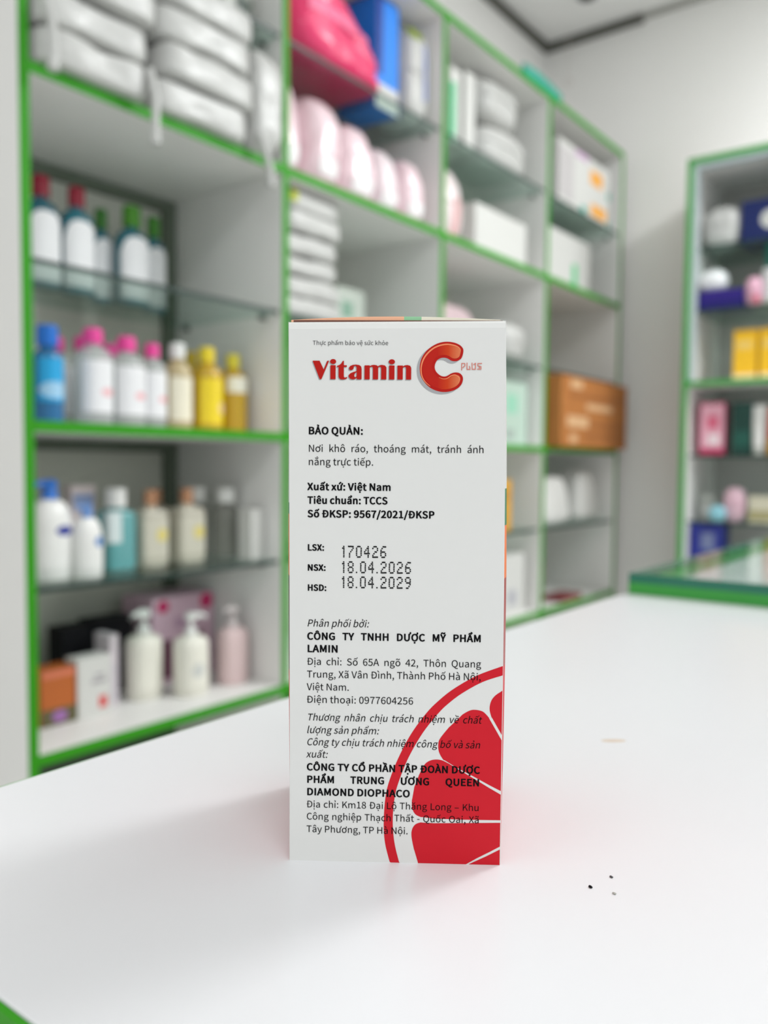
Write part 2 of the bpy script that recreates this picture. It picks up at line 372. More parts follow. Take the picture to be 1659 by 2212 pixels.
# outlines of the letters used on the carton: advance, then closed contours of x,y points
GLYPH_TABLE = """
, 97 26,-67 54,-49 71,-24 77,7 74,27 65,40 50,44 38,41 30,34 26,22 30,10 38,2 50,-1 54,0 49,-20 37,-36 19,-48
- 122 16,86 106,86 106,110 16,110
. 97 49,-5 60,-1 69,7 72,20 69,32 60,41 49,44 37,41 29,32 26,20 29,7 37,-1
/ 137 4,-63 27,-63 132,278 109,278
0 194 97,-5 130,4 156,29 172,70 177,129 172,187 156,229 130,253 97,261 64,253 39,229 23,187 18,129 23,70 39,29 64,4 | 97,21 72,33 55,68 48,129 55,190 72,225 97,236 123,225 140,190 146,129 140,68 123,33
1 194 31,0 172,0 172,27 120,27 120,257 96,257 81,249 63,243 42,238 42,218 88,218 88,27 31,27
2 194 15,0 177,0 177,28 106,28 64,25 117,81 152,134 165,186 159,217 144,241 121,256 90,261 60,257 36,244 14,224 33,206 48,221 66,231 86,235 112,229 128,211 133,185 120,138 82,83 15,19
4 194 119,0 149,0 149,71 183,71 183,96 149,96 149,257 114,257 7,92 7,71 119,71 | 119,96 40,96 99,184 119,222 121,222 119,175
5 194 92,-5 123,1 150,18 169,46 176,83 170,120 153,146 128,160 98,165 84,164 72,161 60,155 67,229 163,229 163,257 39,257 30,137 47,126 61,134 75,139 90,141 118,134 137,114 143,83 136,50 116,29 89,22 62,26 42,37 26,50 9,29 30,13 56,0
6 194 105,-5 134,1 157,18 173,45 179,79 174,114 160,139 137,154 108,159 87,156 67,145 50,129 56,179 70,212 91,229 116,235 131,233 145,226 157,215 175,235 159,249 139,258 114,261 79,254 48,230 27,187 20,123 26,67 44,27 71,3 | 50,103 68,122 86,132 103,136 128,129 144,109 149,79 143,48 128,28 105,21 78,30 59,58
7 194 69,0 103,0 108,69 119,127 141,182 178,237 178,257 17,257 17,229 142,229 102,160 79,87
8 194 98,-5 140,4 168,28 178,62 172,92 156,114 135,129 135,131 151,146 164,168 169,193 161,228 136,252 99,261 63,252 38,230 28,195 33,171 46,151 63,136 63,135 40,118 23,95 16,64 22,36 39,15 65,1 | 116,139 87,152 66,170 57,195 63,217 77,232 98,237 122,231 137,214 142,191 139,173 130,155 | 98,19 71,25 52,42 44,67 49,90 61,109 80,125 114,110 138,91 148,63 142,40 124,25
9 194 82,-5 117,3 147,28 168,73 175,139 169,193 151,231 123,254 89,261 61,255 37,238 21,212 15,178 20,143 35,118 57,102 86,97 107,101 128,112 145,129 139,78 125,45 105,28 81,22 65,24 50,31 38,42 20,22 37,8 57,-1 | 145,155 127,136 109,125 91,121 66,128 51,148 46,178 51,209 67,229 89,236 117,227 136,200
: 97 49,137 60,140 69,148 72,161 69,174 60,182 49,186 37,182 29,174 26,161 29,148 37,140 | 49,-5 60,-1 69,7 72,20 69,32 60,41 49,44 37,41 29,32 26,20 29,7 37,-1
A 213 1,0 34,0 59,78 153,78 177,0 211,0 124,257 88,257 | 67,104 79,144 105,230 106,230 132,144 145,104
B 230 35,0 117,0 156,5 187,19 207,42 214,75 208,105 189,126 162,137 162,138 183,150 195,170 200,194 193,223 175,242 147,253 111,257 35,257 | 68,148 68,231 107,231 141,227 161,214 168,190 161,167 141,153 106,148 | 68,26 68,123 112,123 151,118 174,102 182,76 174,48 150,31 112,26
C 223 132,-5 163,0 189,12 211,32 193,53 176,37 156,27 133,24 100,31 75,52 59,85 54,129 59,172 76,205 101,226 134,233 155,230 172,221 187,209 204,230 187,245 163,257 134,261 89,252 53,226 29,184 20,128 29,72 52,31 88,4
D 241 35,0 101,0 152,9 190,34 212,75 220,129 212,184 189,224 152,248 99,257 35,257 | 68,27 68,230 97,230 136,224 165,204 181,172 187,129 181,86 165,54 136,34 97,27
E 206 35,0 187,0 187,28 68,28 68,121 165,121 165,149 68,149 68,229 183,229 183,257 35,257
G 241 136,-5 168,-1 195,10 215,25 215,133 131,133 131,106 186,106 186,39 173,31 157,26 139,24 103,31 76,52 59,85 54,129 60,172 77,205 104,226 139,233 162,230 180,221 194,209 212,230 194,245 170,256 138,261 91,252 54,226 29,184 20,128 29,72 53,31 90,4
H 255 35,0 68,0 68,121 187,121 187,0 220,0 220,257 187,257 187,149 68,149 68,257 35,257
I 103 35,0 68,0 68,257 35,257
K 226 35,0 68,0 68,81 112,134 189,0 225,0 132,159 213,257 176,257 68,128 68,128 68,257 35,257
L 190 35,0 180,0 180,28 68,28 68,257 35,257
M 284 35,0 64,0 64,142 60,218 62,218 82,159 131,26 153,26 201,159 222,218 223,218 219,142 219,0 249,0 249,257 210,257 161,119 143,66 142,66 123,119 74,257 35,257
N 253 35,0 66,0 66,135 62,215 63,215 91,162 185,0 218,0 218,257 187,257 187,123 192,42 190,42 162,95 68,257 35,257
O 260 130,-5 174,5 209,31 231,74 239,129 231,185 209,226 174,252 130,261 86,252 51,226 28,185 20,129 28,74 51,31 86,5 | 130,24 98,31 74,52 59,86 54,129 59,172 74,205 98,226 130,233 161,226 185,205 201,172 206,129 201,86 185,52 161,31
P 222 35,0 68,0 68,102 110,102 148,107 178,121 198,146 204,181 198,217 178,240 148,253 109,257 35,257 | 68,129 68,230 104,230 142,226 165,211 172,181 165,151 143,134 106,129
Q 260 130,22 98,30 74,51 59,85 54,129 59,172 74,205 98,226 130,233 161,226 185,205 201,172 206,129 201,85 185,51 161,30 | 208,-64 223,-64 236,-62 245,-58 239,-34 212,-37 186,-34 164,-22 149,-3 186,11 215,39 233,79 239,129 231,185 209,226 174,252 130,261 86,252 51,226 28,185 20,129 27,78 46,38 76,10 114,-4 134,-35 166,-56
R 222 68,135 68,230 111,230 145,226 166,212 173,185 166,157 145,140 111,135 | 176,0 213,0 147,112 178,126 198,150 205,185 199,219 180,241 152,253 116,257 35,257 35,0 68,0 68,109 114,109
S 209 106,-5 143,1 170,17 188,40 194,68 187,100 168,122 141,137 104,153 84,162 68,175 62,196 68,215 84,228 110,233 132,230 151,222 168,209 185,230 164,246 139,257 110,261 77,256 52,242 35,221 29,193 37,162 57,141 81,127 118,111 140,101 155,87 161,65 154,44 136,29 107,24 81,28 57,39 36,56 17,33 42,13 72,0
T 210 89,0 121,0 121,229 199,229 199,257 11,257 11,229 89,229
U 253 126,-5 163,1 192,20 211,54 218,106 218,257 187,257 187,105 183,66 170,41 150,28 126,24 103,28 84,41 71,66 67,105 67,257 34,257 34,106 41,54 61,20 90,1
V 201 82,0 120,0 201,257 168,257 127,118 102,33 101,33 76,118 34,257 0,257
X 201 6,0 40,0 77,69 98,111 99,111 121,69 159,0 195,0 120,131 190,257 156,257 121,191 103,153 102,153 82,191 47,257 11,257 81,133
Y 186 77,0 109,0 109,99 186,257 153,257 120,184 94,128 92,128 67,184 34,257 0,257 77,99
a 197 76,-5 99,-1 120,9 139,23 140,23 143,0 169,0 169,117 165,149 154,174 133,189 103,195 74,191 49,182 29,170 41,148 58,158 77,165 98,168 122,161 134,144 137,120 85,111 49,97 28,77 21,49 28,20 47,2 | 85,21 68,24 56,34 51,51 59,73 87,89 137,99 137,46 120,32 103,24
b 216 116,-5 147,2 173,22 192,55 199,98 194,138 179,169 155,188 123,195 102,191 82,182 63,168 64,202 64,279 32,279 32,0 58,0 61,20 62,20 79,7 98,-2 | 111,22 97,24 81,30 64,42 64,142 82,156 99,165 115,168 144,159 160,135 165,98 158,57 139,31
c 179 107,-5 129,-2 150,7 169,19 155,41 142,31 127,25 110,22 79,31 59,57 51,95 59,133 80,159 111,168 125,166 137,160 149,152 165,173 150,184 132,192 110,195 75,188 46,169 26,137 18,95 25,53 44,22 72,2
e 194 109,-5 133,-2 154,5 172,15 160,36 146,28 130,23 113,21 81,29 59,52 50,88 178,88 179,106 174,143 160,171 136,189 103,195 72,188 44,168 25,137 18,95 25,53 45,22 74,2 | 49,110 59,142 79,163 104,169 129,163 146,143 151,110
g 198 96,-88 136,-82 166,-68 186,-47 193,-22 185,4 163,19 126,23 89,23 69,26 59,33 56,44 57,53 62,61 68,67 77,63 86,61 96,60 131,68 156,91 166,126 164,142 158,155 150,166 189,166 189,190 123,190 96,195 61,187 35,163 25,127 29,106 38,89 50,76 50,75 40,66 32,54 29,39 31,26 37,15 46,8 46,6 31,-6 21,-21 18,-37 28,-64 55,-82 | 96,82 76,87 61,103 56,127 61,151 76,166 96,172 117,166 131,151 137,127 131,103 116,87 | 101,-65 71,-61 52,-50 46,-32 48,-21 54,-10 65,0 90,-3 123,-3 144,-5 157,-13 161,-27 154,-46 133,-60
h 213 32,0 64,0 64,138 82,154 98,164 116,167 137,162 149,145 152,116 152,0 184,0 184,120 181,152 170,176 152,190 126,195 102,191 81,179 63,163 64,202 64,279 32,279
i 96 32,0 64,0 64,190 32,190 | 48,229 59,232 67,239 70,251 67,262 59,269 48,271 37,269 30,262 27,251 30,239 37,232
k 193 32,0 64,0 64,50 99,92 155,0 190,0 118,113 181,190 146,190 65,90 64,90 64,279 32,279
l 100 66,-5 84,-2 80,23 73,22 69,23 66,28 64,36 64,279 32,279 32,38 36,15 47,0
m 324 32,0 64,0 64,138 81,154 97,164 112,167 132,162 144,145 147,116 147,0 179,0 179,138 196,154 212,164 227,167 247,162 259,145 263,116 263,0 294,0 294,120 291,152 280,176 262,190 237,195 215,190 194,178 174,159 164,178 146,191 121,195 100,191 80,179 62,162 62,162 58,190 32,190
n 214 32,0 64,0 64,138 82,154 98,164 116,167 137,162 149,145 152,116 152,0 184,0 184,120 181,152 170,176 152,190 126,195 102,191 81,179 62,162 62,162 58,190 32,190
o 212 106,-5 139,2 167,22 187,53 194,95 187,137 167,169 139,188 106,195 73,188 45,169 25,137 18,95 25,53 45,22 73,2 | 106,22 77,31 58,57 51,95 58,133 77,159 106,168 135,159 154,133 161,95 154,57 135,31
p 217 32,-80 64,-80 64,-16 63,18 81,5 98,-2 116,-5 147,2 173,22 192,55 199,98 194,138 179,169 155,188 123,195 101,191 81,181 62,168 62,168 58,190 32,190 | 111,22 97,24 81,30 64,42 64,142 82,156 99,165 115,168 144,159 160,135 165,98 158,57 139,31
r 136 32,0 64,0 64,122 79,148 95,162 112,166 131,163 137,191 116,195 96,190 78,176 62,155 62,155 58,190 32,190
s 164 82,-5 120,3 143,24 151,52 142,81 120,98 93,110 73,118 58,128 52,143 56,156 68,166 88,170 103,168 117,162 131,153 146,173 130,184 110,192 87,195 52,188 29,168 22,141 30,115 51,97 77,86 98,78 114,66 120,50 116,35 104,24 83,20 62,23 44,31 27,43 11,22 31,8 56,-1
t 132 92,-5 127,2 121,27 99,21 82,26 72,38 70,58 70,164 121,164 121,190 70,190 70,244 43,244 40,190 9,188 9,164 38,164 38,59 43,25 60,3
u 213 88,-5 112,0 132,12 151,30 152,30 154,0 181,0 181,190 149,190 149,55 132,37 115,26 97,23 77,28 65,45 62,74 62,190 29,190 29,70 33,38 44,14 62,0
v 182 73,0 111,0 178,190 146,190 110,82 93,26 91,26 74,82 38,190 5,190
x 174 5,0 39,0 64,44 84,78 85,78 106,44 134,0 169,0 106,96 164,190 131,190 107,148 91,117 89,117 70,148 45,190 10,190 68,99
y 182 35,-82 68,-73 91,-50 106,-16 178,190 147,190 112,85 97,31 95,31 76,85 38,190 5,190 81,0 77,-15 67,-36 53,-50 34,-56 19,-53 13,-78
À 213 112,273 127,289 72,340 54,318 | 1,0 34,0 59,78 153,78 177,0 211,0 124,257 88,257 | 67,104 79,144 105,230 106,230 132,144 145,104
Ô 260 130,-5 174,5 209,31 231,74 239,129 231,185 209,226 174,252 130,261 86,252 51,226 28,185 20,129 28,74 51,31 86,5 | 130,24 98,31 74,52 59,86 54,129 59,172 74,205 98,226 130,233 161,226 185,205 201,172 206,129 201,86 185,52 161,31 | 86,273 129,310 131,310 174,273 188,284 147,328 113,328 72,284
à 197 76,-5 99,-1 120,9 139,23 140,23 143,0 169,0 169,117 165,149 154,174 133,189 103,195 74,191 49,182 29,170 41,148 58,158 77,165 98,168 122,161 134,144 137,120 85,111 49,97 28,77 21,49 28,20 47,2 | 85,21 68,24 56,34 51,51 59,73 87,89 137,99 137,46 120,32 103,24 | 110,224 127,240 71,305 49,284
á 197 76,-5 99,-1 120,9 139,23 140,23 143,0 169,0 169,117 165,149 154,174 133,189 103,195 74,191 49,182 29,170 41,148 58,158 77,165 98,168 122,161 134,144 137,120 85,111 49,97 28,77 21,49 28,20 47,2 | 85,21 68,24 56,34 51,51 59,73 87,89 137,99 137,46 120,32 103,24 | 99,224 160,284 138,305 83,240
â 197 76,-5 99,-1 120,9 139,23 140,23 143,0 169,0 169,117 165,149 154,174 133,189 103,195 74,191 49,182 29,170 41,148 58,158 77,165 98,168 122,161 134,144 137,120 85,111 49,97 28,77 21,49 28,20 47,2 | 85,21 68,24 56,34 51,51 59,73 87,89 137,99 137,46 120,32 103,24 | 44,235 58,222 104,266 105,266 152,222 165,235 120,290 89,290
ã 197 76,-5 99,-1 120,9 139,23 140,23 143,0 169,0 169,117 165,149 154,174 133,189 103,195 74,191 49,182 29,170 41,148 58,158 77,165 98,168 122,161 134,144 137,120 85,111 49,97 28,77 21,49 28,20 47,2 | 85,21 68,24 56,34 51,51 59,73 87,89 137,99 137,46 120,32 103,24 | 133,226 155,233 168,252 172,279 151,280 148,264 142,253 133,249 116,258 99,273 76,282 54,275 42,256 37,229 58,228 61,244 67,255 77,259 93,250 110,234
ê 194 109,-5 133,-2 154,5 172,15 160,36 146,28 130,23 113,21 81,29 59,52 50,88 178,88 179,106 174,143 160,171 136,189 103,195 72,188 44,168 25,137 18,95 25,53 45,22 74,2 | 49,110 59,142 79,163 104,169 129,163 146,143 151,110 | 43,235 56,222 102,266 104,266 150,222 164,235 119,290 87,290
ì 96 32,0 64,0 64,190 32,190 | 54,224 70,240 15,305 -7,284
ô 212 106,-5 139,2 167,22 187,53 194,95 187,137 167,169 139,188 106,195 73,188 45,169 25,137 18,95 25,53 45,22 73,2 | 106,22 77,31 58,57 51,95 58,133 77,159 106,168 135,159 154,133 161,95 154,57 135,31 | 46,235 59,222 105,266 107,266 153,222 167,235 122,290 90,290
õ 212 106,-5 139,2 167,22 187,53 194,95 187,137 167,169 139,188 106,195 73,188 45,169 25,137 18,95 25,53 45,22 73,2 | 106,22 77,31 58,57 51,95 58,133 77,159 106,168 135,159 154,133 161,95 154,57 135,31 | 134,226 156,233 169,252 174,279 152,280 150,264 144,253 134,249 118,258 101,273 78,282 56,275 43,256 39,229 60,228 62,244 68,255 78,259 95,250 112,234
ă 197 76,-5 99,-1 120,9 139,23 140,23 143,0 169,0 169,117 165,149 154,174 133,189 103,195 74,191 49,182 29,170 41,148 58,158 77,165 98,168 122,161 134,144 137,120 85,111 49,97 28,77 21,49 28,20 47,2 | 85,21 68,24 56,34 51,51 59,73 87,89 137,99 137,46 120,32 103,24 | 105,223 139,232 158,254 166,283 146,286 139,266 126,251 105,245 83,251 70,266 64,286 43,283 51,254 71,232
Đ 249 44,0 110,0 161,9 198,34 221,75 229,129 221,184 198,224 160,248 108,257 44,257 44,144 13,143 13,126 44,126 | 76,27 76,126 134,126 134,144 76,144 76,230 105,230 145,224 173,204 190,172 196,129 190,86 173,54 145,34 105,27
Ơ 260 131,24 100,31 76,52 60,86 55,129 60,172 76,205 100,226 131,233 162,226 186,205 202,172 207,129 202,86 186,52 162,31 | 131,-5 175,5 210,31 232,74 241,129 236,173 222,209 200,236 223,246 237,261 242,284 241,295 238,306 234,315 208,304 211,297 213,289 214,282 210,266 200,256 181,249 166,256 149,260 131,261 87,252 52,226 29,185 21,129 29,74 52,31 87,5
ơ 212 106,22 77,31 58,57 51,95 58,133 77,159 106,168 135,159 154,133 161,95 154,57 135,31 | 106,-5 139,2 167,22 187,53 194,95 190,127 179,154 162,174 183,184 199,201 205,226 204,237 201,248 196,257 171,245 177,224 173,206 161,193 143,187 131,191 119,194 106,195 73,188 45,169 25,137 18,95 25,53 45,22 73,2
Ư 258 126,-5 163,1 192,20 211,54 218,106 218,243 241,251 257,267 264,291 262,303 259,314 255,323 229,312 235,289 231,272 219,262 200,257 187,257 187,105 183,66 170,41 150,28 126,24 103,28 84,41 71,66 67,105 67,257 34,257 34,106 41,54 61,20 90,1
ư 213 88,-5 112,0 132,12 151,30 152,30 154,0 181,0 181,178 198,187 212,204 218,230 217,241 214,251 209,261 184,249 190,228 185,207 174,195 157,190 149,190 149,55 132,37 115,26 97,23 77,28 65,45 62,74 62,190 29,190 29,70 33,38 44,14 62,0
ạ 197 76,-5 99,-1 120,9 139,23 140,23 143,0 169,0 169,117 165,149 154,174 133,189 103,195 74,191 49,182 29,170 41,148 58,158 77,165 98,168 122,161 134,144 137,120 85,111 49,97 28,77 21,49 28,20 47,2 | 85,21 68,24 56,34 51,51 59,73 87,89 137,99 137,46 120,32 103,24 | 97,-81 108,-78 116,-71 118,-59 116,-48 108,-41 97,-39 86,-41 79,-48 76,-59 79,-71 86,-78
Ả 213 93,273 115,279 131,291 137,310 130,326 112,337 83,341 79,322 98,320 109,315 112,306 109,298 101,292 90,288 | 1,0 34,0 59,78 153,78 177,0 211,0 124,257 88,257 | 67,104 79,144 105,230 106,230 132,144 145,104
ả 197 76,-5 99,-1 120,9 139,23 140,23 143,0 169,0 169,117 165,149 154,174 133,189 103,195 74,191 49,182 29,170 41,148 58,158 77,165 98,168 122,161 134,144 137,120 85,111 49,97 28,77 21,49 28,20 47,2 | 85,21 68,24 56,34 51,51 59,73 87,89 137,99 137,46 120,32 103,24 | 92,224 114,230 130,242 136,261 129,280 110,293 80,298 78,276 96,274 107,268 111,258 108,249 100,243 89,239
ấ 197 76,-5 99,-1 120,9 139,23 140,23 143,0 169,0 169,117 165,149 154,174 133,189 103,195 74,191 49,182 29,170 41,148 58,158 77,165 98,168 122,161 134,144 137,120 85,111 49,97 28,77 21,49 28,20 47,2 | 85,21 68,24 56,34 51,51 59,73 87,89 137,99 137,46 120,32 103,24 | 63,223 104,251 105,251 146,223 157,236 118,272 92,272 52,236 | 157,249 196,294 178,307 143,260
Ầ 213 69,273 105,301 107,301 144,273 157,284 120,319 92,319 56,284 | 58,299 70,310 37,347 24,333 | 1,0 34,0 59,78 153,78 177,0 211,0 124,257 88,257 | 67,104 79,144 105,230 106,230 132,144 145,104
Ẩ 213 69,273 105,301 107,301 144,273 157,284 120,319 92,319 56,284 | 151,295 169,300 182,310 187,326 182,341 166,351 140,354 137,338 152,336 161,331 164,323 162,316 156,312 147,308 | 1,0 34,0 59,78 153,78 177,0 211,0 124,257 88,257 | 67,104 79,144 105,230 106,230 132,144 145,104
ẩ 197 76,-5 99,-1 120,9 139,23 140,23 143,0 169,0 169,117 165,149 154,174 133,189 103,195 74,191 49,182 29,170 41,148 58,158 77,165 98,168 122,161 134,144 137,120 85,111 49,97 28,77 21,49 28,20 47,2 | 85,21 68,24 56,34 51,51 59,73 87,89 137,99 137,46 120,32 103,24 | 63,223 104,251 105,251 146,223 157,236 118,272 92,272 52,236 | 150,249 167,254 181,264 186,281 180,296 164,306 139,310 136,294 151,291 160,286 163,277 161,270 155,266 146,262
Ậ 213 62,273 105,310 107,310 150,273 164,284 123,328 89,328 48,284 | 106,-81 117,-78 125,-71 127,-59 125,-48 117,-41 106,-39 95,-41 87,-48 85,-59 87,-71 95,-78 | 1,0 34,0 59,78 153,78 177,0 211,0 124,257 88,257 | 67,104 79,144 105,230 106,230 132,144 145,104
ắ 197 76,-5 99,-1 120,9 139,23 140,23 143,0 169,0 169,117 165,149 154,174 133,189 103,195 74,191 49,182 29,170 41,148 58,158 77,165 98,168 122,161 134,144 137,120 85,111 49,97 28,77 21,49 28,20 47,2 | 85,21 68,24 56,34 51,51 59,73 87,89 137,99 137,46 120,32 103,24 | 105,223 139,232 158,254 166,283 147,286 141,265 127,250 105,244 83,250 69,265 62,286 43,283 51,254 71,232 | 103,266 142,310 121,325 88,277
ế 194 109,-5 133,-2 154,5 172,15 160,36 146,28 130,23 113,21 81,29 59,52 50,88 178,88 179,106 174,143 160,171 136,189 103,195 72,188 44,168 25,137 18,95 25,53 45,22 74,2 | 49,110 59,142 79,163 104,169 129,163 146,143 151,110 | 62,223 102,251 104,251 144,223 155,236 116,272 90,272 51,236 | 155,249 195,294 176,307 142,260
ề 194 109,-5 133,-2 154,5 172,15 160,36 146,28 130,23 113,21 81,29 59,52 50,88 178,88 179,106 174,143 160,171 136,189 103,195 72,188 44,168 25,137 18,95 25,53 45,22 74,2 | 49,110 59,142 79,163 104,169 129,163 146,143 151,110 | 62,223 102,251 104,251 144,223 155,236 116,272 90,272 51,236 | 51,249 65,261 25,307 7,293
ệ 194 109,-5 133,-2 154,5 172,15 160,36 146,28 130,23 113,21 81,29 59,52 50,88 178,88 179,106 174,143 160,171 136,189 103,195 72,188 44,168 25,137 18,95 25,53 45,22 74,2 | 49,110 59,142 79,163 104,169 129,163 146,143 151,110 | 43,235 56,222 102,266 104,266 150,222 164,235 119,290 87,290 | 103,-81 114,-78 122,-71 124,-59 122,-48 114,-41 103,-39 92,-41 85,-48 82,-59 85,-71 92,-78
ỉ 96 32,0 64,0 64,190 32,190 | 36,224 57,230 73,242 79,261 73,280 54,293 24,298 22,276 40,274 51,268 55,258 52,249 44,243 32,239
ị 96 32,0 64,0 64,190 32,190 | 48,229 59,232 67,239 70,251 67,262 59,269 48,271 37,269 30,262 27,251 30,239 37,232 | 48,-81 59,-78 67,-71 69,-59 67,-48 59,-41 48,-39 37,-41 29,-48 27,-59 29,-71 37,-78
ỏ 212 106,-5 139,2 167,22 187,53 194,95 187,137 167,169 139,188 106,195 73,188 45,169 25,137 18,95 25,53 45,22 73,2 | 106,22 77,31 58,57 51,95 58,133 77,159 106,168 135,159 154,133 161,95 154,57 135,31 | 94,224 115,230 131,242 137,261 131,280 112,293 82,298 80,276 98,274 109,268 112,258 109,249 102,243 90,239
ố 212 106,-5 139,2 167,22 187,53 194,95 187,137 167,169 139,188 106,195 73,188 45,169 25,137 18,95 25,53 45,22 73,2 | 106,22 77,31 58,57 51,95 58,133 77,159 106,168 135,159 154,133 161,95 154,57 135,31 | 65,223 105,251 107,251 147,223 159,236 119,272 93,272 54,236 | 158,249 198,294 179,307 145,260
Ổ 260 130,-5 174,5 209,31 231,74 239,129 231,185 209,226 174,252 130,261 86,252 51,226 28,185 20,129 28,74 51,31 86,5 | 130,24 98,31 74,52 59,86 54,129 59,172 74,205 98,226 130,233 161,226 185,205 201,172 206,129 201,86 185,52 161,31 | 93,273 129,301 131,301 167,273 180,284 144,319 116,319 79,284 | 175,295 192,300 206,310 211,326 205,341 190,351 164,354 160,338 176,336 185,331 188,323 186,316 180,312 171,308
ộ 212 106,-5 139,2 167,22 187,53 194,95 187,137 167,169 139,188 106,195 73,188 45,169 25,137 18,95 25,53 45,22 73,2 | 106,22 77,31 58,57 51,95 58,133 77,159 106,168 135,159 154,133 161,95 154,57 135,31 | 46,235 59,222 105,266 107,266 153,222 167,235 122,290 90,290 | 106,-81 117,-78 125,-71 127,-59 125,-48 117,-41 106,-39 95,-41 88,-48 85,-59 88,-71 95,-78
ở 212 106,22 77,31 58,57 51,95 58,133 77,159 106,168 135,159 154,133 161,95 154,57 135,31 | 94,224 116,230 131,242 138,261 131,280 112,293 82,298 81,276 99,274 109,268 113,258 110,249 102,243 91,239 | 106,-5 139,2 167,22 187,53 194,95 190,127 179,154 162,174 183,184 199,201 205,226 204,237 201,248 196,257 171,245 177,224 173,206 161,193 143,187 131,191 119,194 106,195 73,188 45,169 25,137 18,95 25,53 45,22 73,2
Ợ 260 131,24 100,31 76,52 60,86 55,129 60,172 76,205 100,226 131,233 162,226 186,205 202,172 207,129 202,86 186,52 162,31 | 130,-81 140,-78 148,-71 151,-59 148,-48 140,-41 130,-39 118,-41 111,-48 108,-59 111,-71 118,-78 | 131,-5 175,5 210,31 232,74 241,129 236,173 222,209 200,236 223,246 237,261 242,284 241,295 238,306 234,315 208,304 211,297 213,289 214,282 210,266 200,256 181,249 166,256 149,260 131,261 87,252 52,226 29,185 21,129 29,74 52,31 87,5
ợ 212 106,22 77,31 58,57 51,95 58,133 77,159 106,168 135,159 154,133 161,95 154,57 135,31 | 107,-81 118,-78 125,-71 128,-59 125,-48 118,-41 107,-39 96,-41 88,-48 85,-59 88,-71 96,-78 | 106,-5 139,2 167,22 187,53 194,95 190,127 179,154 162,174 183,184 199,201 205,226 204,237 201,248 196,257 171,245 177,224 173,206 161,193 143,187 131,191 119,194 106,195 73,188 45,169 25,137 18,95 25,53 45,22 73,2
ứ 213 100,224 161,284 139,305 83,240 | 88,-5 112,0 132,12 151,30 152,30 154,0 181,0 181,178 198,187 212,204 218,230 217,241 214,251 209,261 184,249 190,228 185,207 174,195 157,190 149,190 149,55 132,37 115,26 97,23 77,28 65,45 62,74 62,190 29,190 29,70 33,38 44,14 62,0
ự 213 111,-81 122,-78 129,-71 132,-59 129,-48 122,-41 111,-39 100,-41 92,-48 89,-59 92,-71 100,-78 | 88,-5 112,0 132,12 151,30 152,30 154,0 181,0 181,178 198,187 212,204 218,230 217,241 214,251 209,261 184,249 190,228 185,207 174,195 157,190 149,190 149,55 132,37 115,26 97,23 77,28 65,45 62,74 62,190 29,190 29,70 33,38 44,14 62,0
Ỹ 186 77,0 109,0 109,99 186,257 153,257 120,184 94,128 92,128 67,184 34,257 0,257 77,99 | 123,277 143,283 157,300 162,326 140,327 137,313 131,304 121,301 105,308 88,322 64,329 43,323 30,307 24,281 46,279 49,294 56,302 64,305 81,298 99,284
– 188 16,88 172,88 172,109 16,109
_ 78 
"""
# ------------------------------------------------------------------ the vitamin carton on the counter
GLYPHS = {}
for _l in GLYPH_TABLE.strip('\n').split('\n'):
    _h, _, _r = _l.partition(' '); _a, _, _b = _r.partition(' ')
    GLYPHS[' ' if _h == '_' else _h] = (int(_a), [[tuple(map(int, q.split(','))) for q in s.split()] for s in _b.split('|')] if _b.strip() else [])
CAP = 257.0


def typeset(text, style, x0, x1, z, cap, justify):
    k = cap / CAP; words = text.split(' ')
    width = lambda s: sum(GLYPHS[c][0] for c in s)
    extra = 14 if style == 'b' else 0
    wid = lambda s: width(s) + extra * len(s)
    sp = GLYPHS[' '][0]; lead = 18
    nat = wid(text)
    if justify:
        hs = {'r': 1.025, 'b': 1.02, 'i': 0.975}[style]
        tot = sum(wid(w_) for w_ in words) * k * hs
        gap = (x1 - x0 - tot) / (len(words) - 1)
        if gap < 0.25 * sp * k * 1.6:
            gap = 0.25 * sp * k * 1.6; hs *= (x1 - x0 - gap * (len(words) - 1)) / tot
    else:
        hs = (x1 - x0) / (nat * k); gap = sp * k * hs
    sh = 0.2 if style == 'i' else 0.0
    out = []; x = x0 - lead * k * hs
    for w_ in words:
        for c in w_:
            adv, cs = GLYPHS[c]
            if cs:
                for P in cs:
                    Q = [(p[0] * k * hs, p[1] * k) for p in P]
                    out.append([(x + q[0] + extra * k * hs / 2 + q[1] * sh - (0.12 * cap * sh if sh else 0), z + q[1]) for q in Q])
            x += (adv + extra) * k * hs
        x += gap
    return out


CW, CD, CH = 51.1, 51.0, 130.2
carton = thing('supplement_carton', 'tall white vitamin carton with red citrus slice standing in the middle of the white counter', 'carton',
               (-0.13743, 0.14362, TT), math.radians(35.42))


